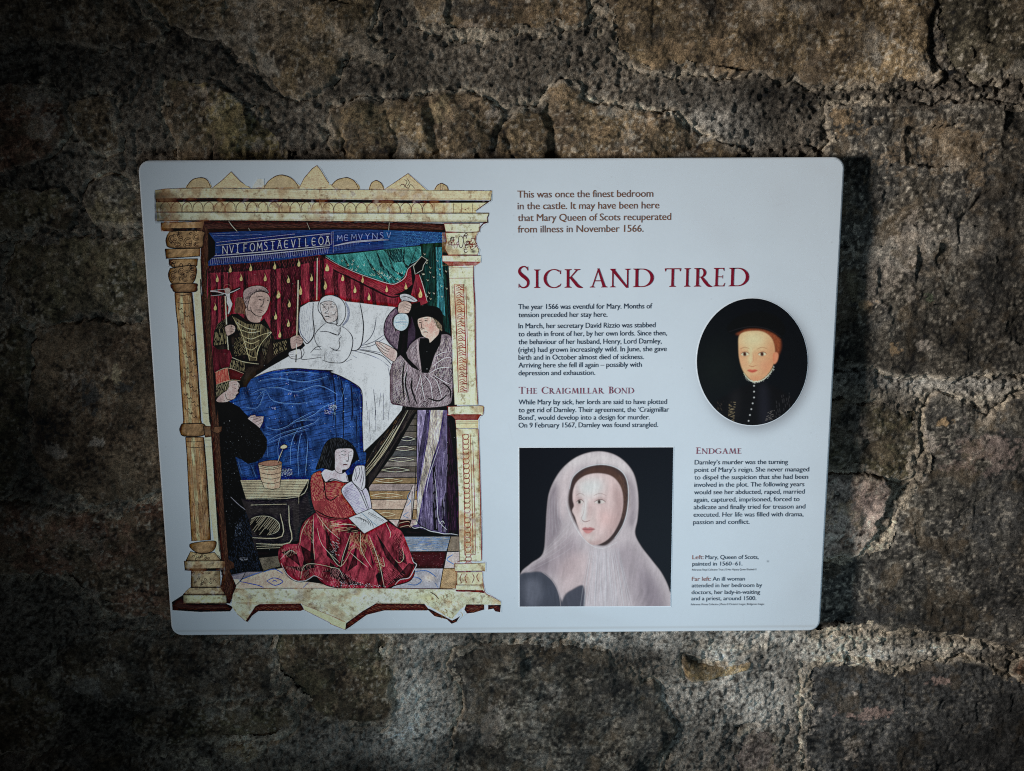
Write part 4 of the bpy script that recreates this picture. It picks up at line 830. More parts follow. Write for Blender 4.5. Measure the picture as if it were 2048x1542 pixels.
A.lines([R7([1175,705,1300,670,1400,720]), R7([905,800,1040,740,1160,700]), R7([905,810,1100,850,1180,880]), R7([1215,805,1300,770,1400,810,1310,855,1215,805]), R7([1280,810,1310,800,1330,815]), R7([1630,880,1690,820])], (92,112,180), 2.0); A.line(R7([975,705,930,790,850,870]), (26,22,36), 1.6)
A.hatch(R7([1000,760,1300,680,1500,800,1600,880,1100,870]), (206,168,136), 20, 4, 1.4, 0.4, 14, seed=137, keep=.5)
# chest and mortar pot
A.poly(R5([895,978,1530,960,1640,800,1700,900,1710,1120,1560,1240,1540,1430,1340,1485,1050,1542,980,1200]), (50,46,50)); A.poly(R5([1530,962,1642,795,1690,850,1700,1100,1535,1250]), (40,36,44)); A.hatch(R5([960,980,1530,960,1700,850,1700,1120,1540,1250,1530,1430,1060,1500]), (84,78,82), 12, 3, 0.8, 0.5, 8, seed=141, keep=.6)
TT = R5([888,772,1642,762,1532,948,950,978]); A.poly(TT, (172,164,134)); A.within(TT); A.lines([R5([880,790+i*18+(i%3),1700,782+i*18]) for i in range(11)], (36,30,30), 1.3, 0.95); A.within(None); A.lines([R5([950,978,1530,952,1642,765]), R5([1530,952,1530,1030])], (176,166,136), 1.5)
A.line(R5([1540,952,1645,800]), (20,16,20), 1.6)
EL = R5([1005,1200,1080,1170,1200,1172,1290,1220,1320,1280,1290,1340,1200,1375,1080,1380,1030,1330,1000,1300]); A.poly(EL, (40,34,34), True); A.hatch(EL, (160,152,126), -52, 3.2, 1.1, 0.95, sm=True, seed=142); A.line(EL[:7], (180,172,144), 1.4)
A.lines([R5([1325,1140,1345,1390,1020,1405]), R5([1420,1050,1425,1240,1430,1460,1060,1470]), R5([1060,1500,1420,1490]), R5([1070,1525,1400,1510]), R5([1000,1045,1400,1035])], (172,162,136), 2.4, 0.95)
A.poly(R5([1082,590,1345,585,1322,855,1245,872,1150,858,1112,760]), (192,164,136), edge=(40,24,26), ew=1.2); A.poly(R5([1085,592,1140,565,1230,552,1320,560,1345,590,1280,612,1180,618]), (150,110,90), True, edge=(60,34,34), ew=1.2)
A.lines([R5([1095,640,1220,658,1335,630]), R5([1105,690,1220,710,1330,690]), R5([1110,740,1220,760,1325,740]), R5([1120,790,1220,812,1322,790]), R5([1090,615,1220,640,1340,608])], (96,62,56), 1.2); A.hatch(R5([1250,620,1340,600,1322,855,1270,865]), (110,74,60), 70, 2.6, 0.8, 0.6, 9, seed=143, keep=.7)
A.line(R5([1305,580,1330,500,1362,430]), (20,18,24), 3.0); A.line(R5([1300,570,1325,500,1356,430]), (190,180,160), 1.4); A.poly(R5([1325,405,1360,378,1395,385,1405,410,1370,428,1335,425]), (184,172,146), True, edge=(20,16,22), ew=1.6)
# lady-in-waiting
SK = R7([1780,25,1700,80,1640,140,1600,230,1580,370,1520,385,1440,385,1365,430,1348,500,1355,580,1400,660,1450,745,1540,800,1640,805,1760,745,1870,840,2048,880])+R8([300,888,620,885,740,850,900,800,960,710,950,600,915,480,880,390,820,250,740,190,640,120,560,60,200,30,-60,10])
A.poly([(x+0.8,y+2) for x,y in SK], (18,8,16), True); A.poly(SK, (140,36,58), True); A.within(SK, True)
for p in (R7([1740,100,1750,300,1740,560,1710,560,1720,300]), R7([1600,400,1760,500,1760,640,1600,700,1640,560]), R7([1380,480,1500,440,1560,500,1600,640,1500,560]), R8([240,300,200,480,130,640,100,640,160,450]), R8([250,560,300,400,310,620,200,700]), R8([520,250,700,520,860,720,820,740,640,540]), R8([420,320,500,620,480,600]), R8([560,700,620,880,560,880,520,740]), R8([780,400,860,520,880,620,780,560]), R8([0,590,120,680,260,800,420,860,200,850,0,750]), R7([1440,640,1600,700,1800,640,1640,640]), R7([1840,700,2048,640,2048,700]), R8([900,600,960,620,900,760,640,860,780,740]), R8([200,180,380,240,200,260]), R7([1880,180,1990,480,2048,640,1900,520])):
    A.poly(p, (46,8,22), a=0.85)
A.hatch(R8([240,260,440,280,420,420,380,560,300,420,200,500]), (204,160,104), 70, 2.0, 0.9, 0.9, 14, seed=151); A.hatch(R8([450,300,620,620,560,720,480,480,400,330]), (204,164,110), -35, 2.2, 0.9, 0.9, 9, seed=152)
A.hatch(R7([1780,60,2048,160,2048,300,1850,220]), (214,150,116), 84, 2.4, 0.8, 0.8, 12, seed=153); A.hatch(R7([1640,120,1740,100,1740,380,1620,260]), (214,160,120), -70, 2.6, 0.8, 0.8, 10, seed=154)
A.folds(SK, 75, 0.05, 4, 0.75, 309, True); A.folds(SK, 110, 0.12, 5, 0.4, 310, True)
A.hatch(R7([1380,440,1580,400,1600,470,1400,560]), (200,140,120), 80, 3, 0.9, 0.8, 10, seed=155); A.hatch(R7([1400,640,1640,800,1760,740,2048,800,2048,680,1700,620]), (206,120,120), 75, 2.6, 0.9, 0.75, 9, seed=156, keep=.8)
A.hatch(R8([0,640,500,860,560,880,0,880]), (190,120,130), 60, 3, 0.9, 0.7, 9, seed=157, keep=.7); A.hatch(R8([560,520,880,760,640,860,600,700]), (190,70,92), 40, 3, 0.9, 0.8, 10, seed=158, keep=.8)
A.hatch(R8([620,200,800,250,900,500,800,560,700,300]), (196,88,100), -60, 3, 0.9, 0.7, 9, seed=159, keep=.7); A.hatch(R8([0,100,400,200,300,260,0,240]), (214,160,120), -8, 3.4, 1.1, 0.8, 20, seed=160, keep=.8)
A.lines([R7([1750,60,1745,300,1760,560]), R7([1780,40,1900,200,2048,330]), R7([1370,560,1480,460,1560,500]), R7([1600,780,1640,640,1760,610,2048,670]), R7([1700,100,1620,230,1590,400]), R7([1790,200,1850,400,2048,600]), R8([350,250,360,460,480,660]), R8([450,290,560,600,620,880]), R8([240,260,150,520,130,640]), R8([0,500,120,640,230,480]), R8([0,180,200,160,400,200]), R8([640,150,690,260,680,320]), R8([820,420,840,540,790,600,740,560]), R8([230,480,330,570,430,650]), R8([600,530,620,640,560,600]), R8([0,650,100,670,150,760])], (222,176,140), 1.3)
A.hatch(R7([1900,330,2048,330,2048,520,1960,520]), (214,180,190), 30, 3, 0.8, 0.8, 7, seed=161, keep=.7); A.hatch(R8([0,330,100,340,60,500,0,480]), (206,170,180), 50, 3, 0.8, 0.8, 7, seed=162, keep=.6)
A.specks(R8([0,800,500,830,700,880,0,885]), (206,176,196), 90, 1.0, 0.8, 163)
A.within(None)
A.lines([R8([930,535,950,590,985,620,950,690,900,770,800,790,740,850]), R7([1380,600,1440,720,1540,800,1640,805,1700,780,1760,745,1850,790])], (206,214,214), 1.8)
# torso and arm
TO = R6([-215,820,-200,720,-130,672,-90,680,-40,790,60,775,160,800,215,790,190,850,130,890,180,980,290,1140,200,1185,110,1210,-60,1180,-150,1130,-200,1000])
A.poly(TO, (146,48,54), True, edge=(24,10,18), ew=1.4); A.within(TO, True)
A.hatch(R6([-215,820,-200,700,-100,680,-40,800,-60,1000,-180,1000]), (206,140,100), 70, 2.2, 0.9, 0.8, 12, seed=171); A.hatch(R6([-40,800,160,800,120,960,-40,960]), (210,140,96), 10, 2.2, 0.9, 0.8, 12, seed=172); A.hatch(R6([0,960,130,880,290,1140,120,1200,-100,1150]), (206,120,90), 60, 2.4, 0.9, 0.8, 10, seed=173, keep=.8)
A.lines([R6([-60,820,-40,960,20,990,100,930]), R6([-90,720,-60,820,-70,900]), R6([-160,1100,0,1180,200,1190])], (40,8,18), 2.6); A.within(None)
A.poly(R6([20,640,60,600,150,650,190,720,205,790,120,790,40,770,-50,790,-100,700,-60,655]), (178,170,186)); A.line(R6([-100,690,-50,795,10,760,60,765,150,795]), (26,20,34), 2.2); A.line(R6([180,720,195,780]), (26,20,34), 2.0)
A.poly(R6([-155,650,-110,520,-70,400,-20,330,50,302,130,308,210,345,265,400,300,470,320,540,290,560,240,600,200,650,130,700,60,660,20,668,-80,640]), (20,22,30), True); A.hatch(R6([-150,640,-70,400,20,310,150,310,260,400,60,430,0,660]), (70,78,92), 105, 3, 0.8, 0.7, 16, seed=174, keep=.8)
A.poly(R6([62,440,160,420,250,430,258,500,240,560,215,630,180,655,140,660,130,700,60,665,55,560]), (178,170,184), True, edge=(40,34,50), ew=1.0)
A.lines([R6([120,460,150,448,180,462]), R6([212,462,240,455]), R6([125,485,155,496,180,488]), R6([215,498,240,495]), R6([200,480,205,550,175,560,205,565]), R6([145,600,170,594,195,602])], (50,40,60), 1.1); A.line(R6([140,605,170,600,198,606]), (130,80,100), 1.2)
A.poly(R6([125,885,240,782,330,850,400,860,440,950,458,1085,400,1120,300,1148,235,1060]), (176,176,208), True, edge=(30,26,50), ew=1.5); A.hatch(R6([130,885,240,790,400,1100,300,1140]), (126,126,170), 25, 2.8, 0.8, 0.8, 22, seed=175); A.lines([R6([310,830,360,900,430,1090]), R6([240,785,330,900,420,1110])], (30,26,50), 1.4)
A.poly(R6([245,780,255,690,285,620,340,608,385,622,392,720,388,840,350,885,310,850]), (184,184,206), True, edge=(30,26,46), ew=1.2); A.lines([R6([280,640,290,720,270,780]), R6([315,620,330,680,290,780]), R6([345,615,355,700,330,800]), R6([380,630,370,760,345,870]), R6([262,680,275,740])], (40,36,60), 1.1)
BK = R6([203,1188,455,1080,640,1222,378,1360]); A.poly(BK, (196,206,204), edge=(30,30,44), ew=1.2); A.line(R6([345,1130,530,1285]), (120,150,180), 2.0)
A.lines([R6([275+i*34,1180-i*10+12*(i%2)+i*14,335+i*28,1185+i*17,345+i*26,1215+i*16]) for i in range(6)], (50,56,80), 1.0); A.lines([R6([425+i*36,1120+i*20,470+i*32,1150+i*18]) for i in range(5)], (50,56,80), 1.3); A.lines([R6([420+i*36,1132+i*20,462+i*32,1166+i*18]) for i in range(5)], (60,66,90), 0.9); A.line(BK[2:], (150,60,60), 1.2)
# left column, mullion and strip
ST = R1([515,1120,560,1090,575,1300])+R3([450,80,548,1542])+R5([550,0,655,1542])+R7([655,0,695,560,640,560,575,0])+R5([575,1542,470,0])+R3([470,1542,375,130])+R1([480,1542])
A.poly(ST, (192,186,156))
BR = R1([565,690,640,760,645,1165,620,1230,630,1542])+R3([550,80,560,600,618,1542])+R5([640,0,700,1000,722,1542])+R7([735,0,778,560,840,600,850,650,790,680,870,860,840,960,800,1060,760,1060,735,960,690,880,720,690,700,560,655,0])+R5([655,1542,550,0])+R3([548,1542,450,80])+R1([575,1500,560,1080])
A.poly(BR, (78,48,34)); A.hatch(BR, (40,24,20), 88, 2.0, 1.0, 0.7, 14, seed=181, keep=.7); A.hatch(BR, (126,84,54), 80, 3, 0.9, 0.5, 8, seed=182, keep=.5)
A.line(R1([560,1090,575,1400])+R3([450,80,548,1542])+R5([550,0,655,1542])+R7([655,0,695,560]), (30,18,18), 1.6)
A.hatch(R7([690,680,870,860,830,1060,740,1060]), (60,24,30), 60, 2.6, 1.2, 0.8, 8, seed=183)
C1 = R3([165,140,350,140,365,330,400,780,440,1300,452,1542])+R5([470,160,250,160])+R3([262,1542,225,1000,200,500,178,330])
C2 = R5([285,300,480,300,500,500,530,900,555,1430,352,1440,325,1000,300,500])
for C in (C1, C2):
    A.poly(C, TAN, edge=(70,34,28), ew=1.6); A.within(C)
    xs_ = sorted(C, key=lambda q: q[1])
    Lf = [(min(q[0] for q in C if abs(q[1]-yy) < 60)-1, yy) for yy in np.linspace(xs_[0][1], xs_[-1][1], 8)]
    Rt = [(max(q[0] for q in C if abs(q[1]-yy) < 60)+1, yy) for yy in np.linspace(xs_[0][1], xs_[-1][1], 8)]
    
    for w_, a_ in ((20,.22),(16,.25),(12,.3),(8,.35),(4,.4)): A.line(Rt, (66,40,22), w_, a_, taper=False)
    for w_, a_ in ((12,.22),(9,.25),(6,.3),(3,.4)): A.line(Lf, (84,52,28), w_, a_, taper=False)
    A.line([((p[0]*.62+q_[0]*.38), p[1]) for p, q_ in zip(Lf, Rt)], (214,190,140), 7, 0.45, taper=False)
    A.folds(C, 90, 0.12, 5, 0.45, 312); A.hatch(C, (134,104,62), 86, 3, 1.0, 0.5, 18, seed=184, keep=.7); A.hatch(C, (206,184,138), 86, 4, 1.6, 0.4, 30, seed=185, keep=.5); A.within(None)
A.line(R3([355,140,375,400,410,900,452,1542]), (36,18,18), 3.2); A.line(R5([485,300,515,700,545,1200,560,1430]), (36,18,18), 2.6)
sc_l = []
for i in range(30):
    g = np.random.default_rng(500+i); y = 300 + i * 41; xl = 185 + y * 0.055; x = xl + (i * 37 % 140) 
    sc_l.append(R3([x,y,x+6,y+18,x+26,y+24,x+36,y+8,x+48,y+30]))
A.lines(sc_l, (64,34,26), 1.2)
vl = []
for i in range(26):
    g = np.random.default_rng(550+i); y = 420 + g.uniform(0, 900); x = 310 + (y-400)*0.05 + g.uniform(0, 165)
    vl.append(R5([x,y,x+g.uniform(-12,12),y+40,x+g.uniform(-14,14),y+90]))
A.lines(vl, (84,50,34), 0.9, 0.8)
def block(p, c=TAN, sm=False, ew=1.5):
    A.poly(p, c, sm, edge=(52,28,24), ew=ew)
    q = np.array(p); A.within(p, sm); xa_, xb_, ya_, yb_ = q[:,0].min(), q[:,0].max(), q[:,1].min(), q[:,1].max()
    for w_, a_ in ((26,.14),(20,.17),(14,.2),(8,.25),(4,.3)):
        A.line([(xb_, ya_-4), (xb_, yb_+4)], (70,42,24), w_, a_, taper=False); A.line([(xa_, ya_-4), (xa_, yb_+4)], (70,42,24), w_*1.2, a_, taper=False)
        A.line([(xa_-4, yb_), (xb_+4, yb_)], (70,42,26), w_*.35, a_, taper=False)
    A.within(None); A.folds(p, 40, 0.10, 2, 0.35, 313, sm)
block(R1([125,692,572,676,575,750,130,772])); A.poly(R1([130,752,575,748,590,775,560,785,150,785]), (58,32,28))
block(R1([225,790,575,782,590,860,585,940,545,968,235,968,180,905,190,840]), sm=True); block(R1([170,982,555,972,552,1058,180,1085]))
block(R1([212,1095,530,1088,520,1160,500,1180,250,1180,215,1150])); block(R1([205,1280,220,1210,250,1190,470,1160,515,1200,510,1270,490,1330,440,1365,260,1370]), (150,120,76), True); block(R1([240,1370,500,1360,520,1400,500,1450,290,1455,250,1420]), (140,108,68), True)
block(R5([220,215,245,155,300,150,470,150,505,200,490,270,400,292,250,280]), (150,118,74), True, 2.0); block(R5([480,175,560,180,570,290,500,300]), (150,120,84)); block(R5([600,180,685,180,680,230,640,260,580,240]), (130,92,62))
sq = []
for i in range(26):
    g = np.random.default_rng(600+i); x = g.uniform(215, 560); y = g.uniform(800, 955) if i < 13 else g.uniform(1100, 1350)
    x = min(x, 480) if i >= 13 else x
    t = g.uniform(0, 6); sq.append(R1([x,y,x+26*math.cos(t),y+26*math.sin(t),x+30*math.cos(t+1.1),y+30*math.sin(t+1.1),x+14*math.cos(t+2),y+14*math.sin(t+2)]))
A.lines(sq, (62,32,24), 1.2)
for (cx_, cy_, r_) in ((250,870,42),(340,830,34),(420,900,44),(510,850,36),(520,930,26),(300,930,26),(470,1200,40),(480,1290,30),(260,1270,42),(350,1230,34),(390,1310,30),(240,1120,20)):
    for rr in (1.0, 0.55): A.line(R1([v for t_ in np.linspace(0.5, 5.6, 8) for v in (cx_+r_*rr*math.cos(t_), cy_+r_*rr*math.sin(t_))]), (70,38,24), 1.3, 0.8)
    A.blob(*R1([cx_+10, cy_+12])[0], r_/12, r_/12, (90,54,30), 0.45)
A.lines([R1([x,1170,x+25,1140,x+45,1170,x+40,1200]) for x in (230,320,410)], (50,28,24), 1.5)
A.lines([R3([165,150,250,170,350,150]), R3([180,240,270,262,360,250]), R5([290,400,380,415,480,405]), R5([285,345,380,350,480,340]), R5([475,30,545,40]), R5([500,330,570,330]), R5([505,405,575,405])], (70,40,32), 1.2)
block(R7([345,385,610,350,640,395,600,465,500,495,400,470]), sm=True); block(R7([298,575,350,470,480,500,620,480,690,560,690,580]), (176,156,110)); block(R7([278,580,722,575,722,660,285,675]), CR2); A.poly(R7([285,665,725,660,725,685,285,690]), (64,36,30))
block(R7([360,690,685,690,690,880,355,880]), CR2); block(R7([340,882,690,882,745,962,262,962]), CR2); block(R7([265,965,755,965,760,1062,270,1062]), (196,190,146)); A.poly(R7([138,1045,262,965,272,1062,760,1066,835,1100,800,1150,450,1157,145,1137]), (66,38,34)); A.hatch(R7([140,1050,270,1062,830,1100,800,1150,150,1137]), (116,70,52), 4, 2.4, 1.0, 0.5, 12, seed=187, keep=.6)
fl_ = []
for i in range(30):
    g = np.random.default_rng(650+i); x = g.uniform(375, 660); y = g.uniform(710, 860) if i < 18 else g.uniform(480, 565)
    t = g.uniform(0, 6); fl_.append(R7([x,y,x+20*math.cos(t),y+20*math.sin(t),x+26*math.cos(t+1.1),y+26*math.sin(t+1.1),x+10*math.cos(t+2),y+10*math.sin(t+2)]))
A.lines(fl_, (84,50,36), 1.0)
for y in np.linspace(345, 560, 6): A.blob(325 + (y-345)*0.02, y, 9, 26, (60,36,20), 0.25)
# plinth
PL = R7([865,888,2048,884])+R8([0,884,1420,900,1430,915,1745,930,1830,985,1940,1040,1945,1075,1560,1072,1480,1130,1390,1240,1200,1130,1075,1066,520,1062,370,1150,180,1290])+R8([0,1195])+R7([1610,1062,1140,1066,1060,1150,980,1260,880,1180,815,1090,830,960])
A.poly(PL, (196,204,164)); A.within(PL); A.hatch(PL, (166,164,116), 35, 3, 0.8, 0.45, 9, seed=191, keep=.6); A.blob(760,1200,40,20,(190,210,190),0.6); A.blob(860,1195,24,10,(196,186,120),0.6); A.blob(500,1200,18,12,(190,184,130),0.5); A.within(None)
A.lines([R7([865,900,1300,888,2048,888]), R8([0,888,600,888,1420,900])], (130,70,60), 1.4)
for p in (R7([1140,1068,1600,1062,1620,1090,1640,1130,1600,1145,1120,1148,1050,1200,1000,1270,975,1262,1050,1150,1090,1090]), R8([525,1060,1075,1066,1130,1135,1090,1140,620,1140,420,1190,240,1320,175,1362,165,1300,370,1150]), R8([1090,1110,1150,1130,1390,1255,1440,1230,1480,1205,1440,1270,1385,1292,1330,1240,1190,1205]), R8([1550,1072,1755,1072,1755,1130,1640,1165,1560,1175,1530,1130]), R8([1800,1080,1945,1075,1935,1160,1880,1150,1860,1120,1800,1130])):
    A.poly(p, (88,48,40)); A.hatch(p, (150,96,66), 20, 2.4, 0.9, 0.6, 8, seed=192, keep=.6); A.hatch(p, (44,22,26), -30, 3, 0.9, 0.6, 6, seed=193, keep=.5)
A.poly(R7([1615,1068,2048,1235,2048,1330,1640,1130])+R8([]), (190,190,150)); A.poly(R8([0,1195,185,1272,175,1358,0,1290]), (190,192,152)); A.lines([R7([1615,1068,2048,1240]), R8([0,1195,185,1275]), R7([1640,1132,1950,1290]), R8([0,1290,170,1360])], (140,100,70), 1.2); A.line(R7([880,1180,975,1262]), (140,110,90), 1.0)
wr = []
for i in range(34):
    g = np.random.default_rng(700+i); x = g.uniform(1080, 1560); y = g.uniform(920, 1180); t = g.uniform(0.3, 1.2)
    if y > 1100 and abs(x-1330) > 180: continue
    wr.append(R8([x,y,x+40*math.cos(t),y+40*math.sin(t),x+60*math.cos(t+.4),y+60*math.sin(t+.4)]))
A.lines(wr, (150,136,100), 1.0, 0.8); A.line(R8([1140,930,1190,960,1240,1010]), (60,40,50), 1.6)
# right pilaster
PC = (202, 200, 160); PE = (128, 66, 54)
A.poly(R2([1365,700,1760,700,1755,790,1640,800,1385,790]), PC, edge=PE, ew=1.4); A.poly(R2([1380,800,1735,795,1710,850,1720,940,1752,990,1735,1045,1415,1045,1375,975,1395,900]), (206,192,158), edge=PE, ew=1.4)
cs = []
for i in range(22):
    g = np.random.default_rng(750+i); x = g.uniform(1410, 1700); y = g.uniform(820, 1020); t = g.uniform(0, 6)
    cs.append(R2([x,y,x+30*math.cos(t),y+30*math.sin(t),x+44*math.cos(t+1),y+44*math.sin(t+1),x+22*math.cos(t+2),y+22*math.sin(t+2)]))
A.lines(cs, (120,60,50), 1.4); A.poly(R2([1530,850,1560,840,1580,880,1570,950,1545,965,1530,920]), (206,192,158), True, edge=(110,56,46), ew=1.3)
A.blob(*R2([1690,1010])[0], 6, 4, (70,30,30), 0.8)
A.poly(R2([1345,1052,1770,1052,1768,1125,1350,1120]), PC, edge=PE, ew=1.2); A.poly(R2([1355,1120,1770,1122,1720,1165,1420,1165,1400,1150]), (150,90,76), a=0.9)
S1 = R2([1418,1172,1692,1160])+R4([1570,0,1592,300,1602,900,1628,1372,1372,1372,1350,900,1335,500,1315,0])
A.poly(S1, PC); A.line(R2([1692,1160])+R4([1580,0,1596,300,1604,900,1628,1372]), (140,60,62), 2.2); A.line(R4([1315,0,1340,600,1350,1000,1372,1372]), (110,80,60), 1.0); A.lines([R2([1420,1185,1690,1180]), R2([1415,1302,1695,1300])], PE, 1.2)
O1 = R2([1475,1370,1560,1375])+R4([1470,50,1490,600,1512,1235,1415,1235,1395,600,1368,50]); A.poly(O1, (206,178,150)); A.within(O1)
sq = []
for i in range(46):
    y = 40 + i * 26.5; x = 1385 + y * 0.035; d_ = 1 if (i % 3) else -1
    sq.append(R4([x, y + 8*d_, x+35, y-10, x+65, y+16*d_, x+88, y+4]))
A.lines(sq, (150,82,58), 1.5); A.within(None); A.lines([R4([1368,50,1395,600,1415,1235]), R4([1470,50,1490,600,1512,1235])], (150,66,56), 1.8); A.lines([R4([1498,60,1510,600,1525,1230]), R4([1368,50,1480,48]), R4([1415,1235,1512,1235])], (150,96,70), 1.2)
A.poly(R4([1300,1405,1320,1392,1670,1385,1690,1410,1685,1465,1660,1490,1320,1488,1302,1465]), PC, True, edge=PE, ew=1.6); A.poly(R6([1325,45,1665,45,1630,105,1385,105]), (132,74,62))
A.poly(R6([1380,108,1632,108,1630,200,1390,200]), (190,180,140), edge=PE, ew=1.0); A.lines([R6([1385,130,1630,128]), R6([1385,145,1630,143])], (120,70,56), 1.4)
S2 = R6([1388,205,1632,205,1650,700,1668,1542,1425,1542,1412,900])+R8([1478,0,1478,590,1725,585,1720,0])
A.poly(R6([1388,205,1632,205,1650,700,1668,1542,1425,1542,1412,900]), PC); A.poly(R8([1475,0,1718,0,1725,580,1475,590]), PC); A.line(R6([1632,205,1650,700,1668,1542])+R8([1722,560]), (140,60,66), 2.0, 0.9); A.line(R6([1390,205,1414,900,1425,1542])+R8([1476,590]), (110,80,64), 1.1)
A.poly(R6([1458,265,1560,262,1592,1542,1482,1542]), (204,186,146)); A.poly(R8([1528,0,1602,0,1612,500,1535,500]), (204,186,146))
ch = []
for i in range(28):
    y = 300 + i * 54; x = 1495 + (y - 300) * 0.021
    ch.append(R6([x-34,y-20,x-20,y+18,x+14,y+20,x+32,y-6,x+30,y-30]))
    ch.append(R6([x-36,y-18,x-10,y-34,x+30,y-30]))
A.lines(ch, (150,76,60), 1.6); A.lines([R6([1458,265,1480,1000,1484,1542])+R8([1535,500]), R6([1545,262,1565,1000,1575,1542])+R8([1625,500]), R6([1572,330,1592,1000,1600,1542])+R8([1645,500]), R8([1535,500,1648,502])], (146,72,60), 1.4)
for q, c in ((R8([1415,612,1768,600,1762,690,1422,696]), PC), (R8([1445,705,1732,700,1742,850,1445,850]), (206,186,150)), (R8([1430,852,1738,852,1758,925,1432,915]), PC)): A.poly(q, c, edge=PE, ew=1.3)
A.poly(R8([1430,905,1740,910,1765,945,1700,935,1440,925]), (120,60,52)); A.lines([R8([1560,725,1535,770,1560,830]), R8([1620,720,1640,770,1615,830]), R8([1500,720,1480,780,1500,830]), R8([1690,720,1670,760,1700,820]), R8([1450,590,1500,575,1700,580])], (140,80,62), 1.6)
A.line(R8([1735,780,1765,935,1850,985,1942,1040]), (130,80,74), 1.3)
CO = R1([55,300,1983,300,1983,672,600,672,575,790,125,790]); CO2 = R2([-10,300,1900,330,1860,690,1760,800,1380,800,1370,686,-10,680])
for q, sd in ((CO, 1), (CO2, 2), (PL, 3), (S1, 4), (R6([1388,205,1632,205,1650,700,1668,1542,1425,1542,1412,900]), 5), (R8([1475,0,1718,0,1725,580,1475,590]), 6), (R8([1415,600,1765,600,1760,935,1430,925]), 7), (R4([1300,1392,1690,1385,1690,1490,1310,1490]), 8), (R2([1345,800,1770,800,1770,1165,1345,1165]), 9), (C1, 10), (C2, 11), (R7([262,580,740,580,760,1062,265,1062]), 12)):
    A.grime(q, (150,112,66), 0.018, 0.0, 0.5, 0.55, sd); A.grime(q, (104,66,40), 0.06, 0.18, 0.55, 0.45, sd + 20); A.grime(q, (214,210,190), 0.03, 0.15, 0.6, 0.05 if sd in (10, 11) else 0.28, sd + 40)
for y0_, F_ in ((438, 1), (585, 1), (672, 1)):
    A.line(R1([60, y0_-12, 1983, y0_-8]), (120,84,52), 5, 0.28, taper=False); A.line(R2([-10, y0_-8, 1860, y0_]), (120,84,52), 5, 0.28, taper=False)
A.line(R4([1590,0,1622,1372]), (120,80,56), 7, 0.35, taper=False); A.line(R6([1630,205,1645,700,1664,1542]), (120,80,56), 7, 0.35, taper=False)
A.line(R7([865,1050,1140,1062,1600,1058]), (130,100,66), 6, 0.35); A.line(R8([520,1056,1075,1060]), (130,100,66), 6, 0.35)
# age: fine speckle over the whole miniature
IN = [(415,470),(905,470),(915,1170),(455,1170)]; A.folds(IN, 70, 0.035, 2, 0.28, 317); A.folds(PL, 10, 0.05, 3, 0.22, 315); A.folds(S1, 90, 0.06, 4, 0.18, 316)
A.grain(None, 0.24, 0.33, 202); A.grain(None, 0.16, 0.08, 203)
A.grain([(415,470),(905,470),(915,1170),(455,1170)], 0.28, 0.5, 206)
A.specks([(415,470),(905,470),(915,1170),(455,1170)], (190,196,204), 160, 0.7, 0.55, 204); A.specks([(415,470),(905,470),(915,1170),(455,1170)], (14,12,18), 400, 0.8, 0.5, 205)
A.sharpen(3, 0.5); A.sharpen(14, 0.25)
ILLUS = A

# ------------------------------------------------------------------ two plain printed portraits (generic sitters)

A = Art((1030, 888, 1352, 1220), 0.00036, np.array([0.006, 0.006, 0.009]))
Z = reg(1020, 880, 4.406)
A.sat = 0.9
VEIL = Z([290,1000,315,800,325,620,350,450,430,290,540,180,660,120,790,100,910,125,1010,190,1085,290,1120,420,1130,560,1120,700,1100,820,1150,930,1250,1060,1340,1180,1405,1330,1420,1500,70,1500,85,1200,180,1090])
A.soft(VEIL, (168,163,173), 0.8); VM = blur(A.mask(VEIL, True), 2)
for p, c, r, al in (([330,480,430,380,470,620,440,820,380,900,320,980,300,800],(116,108,122),6,.8), ([560,150,780,110,960,170,1060,300,900,220,700,200,560,240,460,330],(190,183,190),5,.7), ([450,330,560,230,520,420,500,600,470,700,420,560],(178,170,178),5,.7),
    ([1010,300,1100,420,1100,700,1040,760,1060,520],(112,104,118),5,.7), ([330,1000,520,830,620,960,560,1180,380,1200,200,1150],(132,120,134),9,.6), ([480,1050,700,1000,760,1250,600,1450,420,1300],(176,160,166),10,.6),
    ([880,1000,1060,900,1200,1060,1300,1250,1300,1480,1100,1480,1000,1200],(134,126,140),10,.6), ([740,960,860,960,900,1200,960,1480,680,1480,700,1200],(172,170,182),8,.7), ([1150,1150,1280,1240,1370,1400,1380,1500,1220,1500],(108,100,116),9,.6), ([90,1200,200,1100,340,1040,300,1150,180,1170],(112,104,118),5,.6)):
    A.soft(Z(p), c, r, al, within=VM)
A.soft(Z([70,1210,190,1160,290,1165,380,1240,430,1350,450,1520,70,1520]), (66,72,88), 1.2); A.soft(Z([455,1500,475,1375,545,1315,650,1285,640,1500]), (70,74,90), 1.2)
A.soft(Z([130,1260,230,1220,280,1320,240,1460,150,1440]), (98,104,122), 6, 0.7); A.line(Z([285,1163,370,1235,428,1345,448,1480]), (160,154,164), 1.4, 0.8)
Z0 = Z; A.within(VEIL, True)
Z = lambda L: Z0([((v - 760) * 1.14 + 785) if i_ % 2 == 0 else ((v - 620) * 1.12 + 600) for i_, v in enumerate(L)])
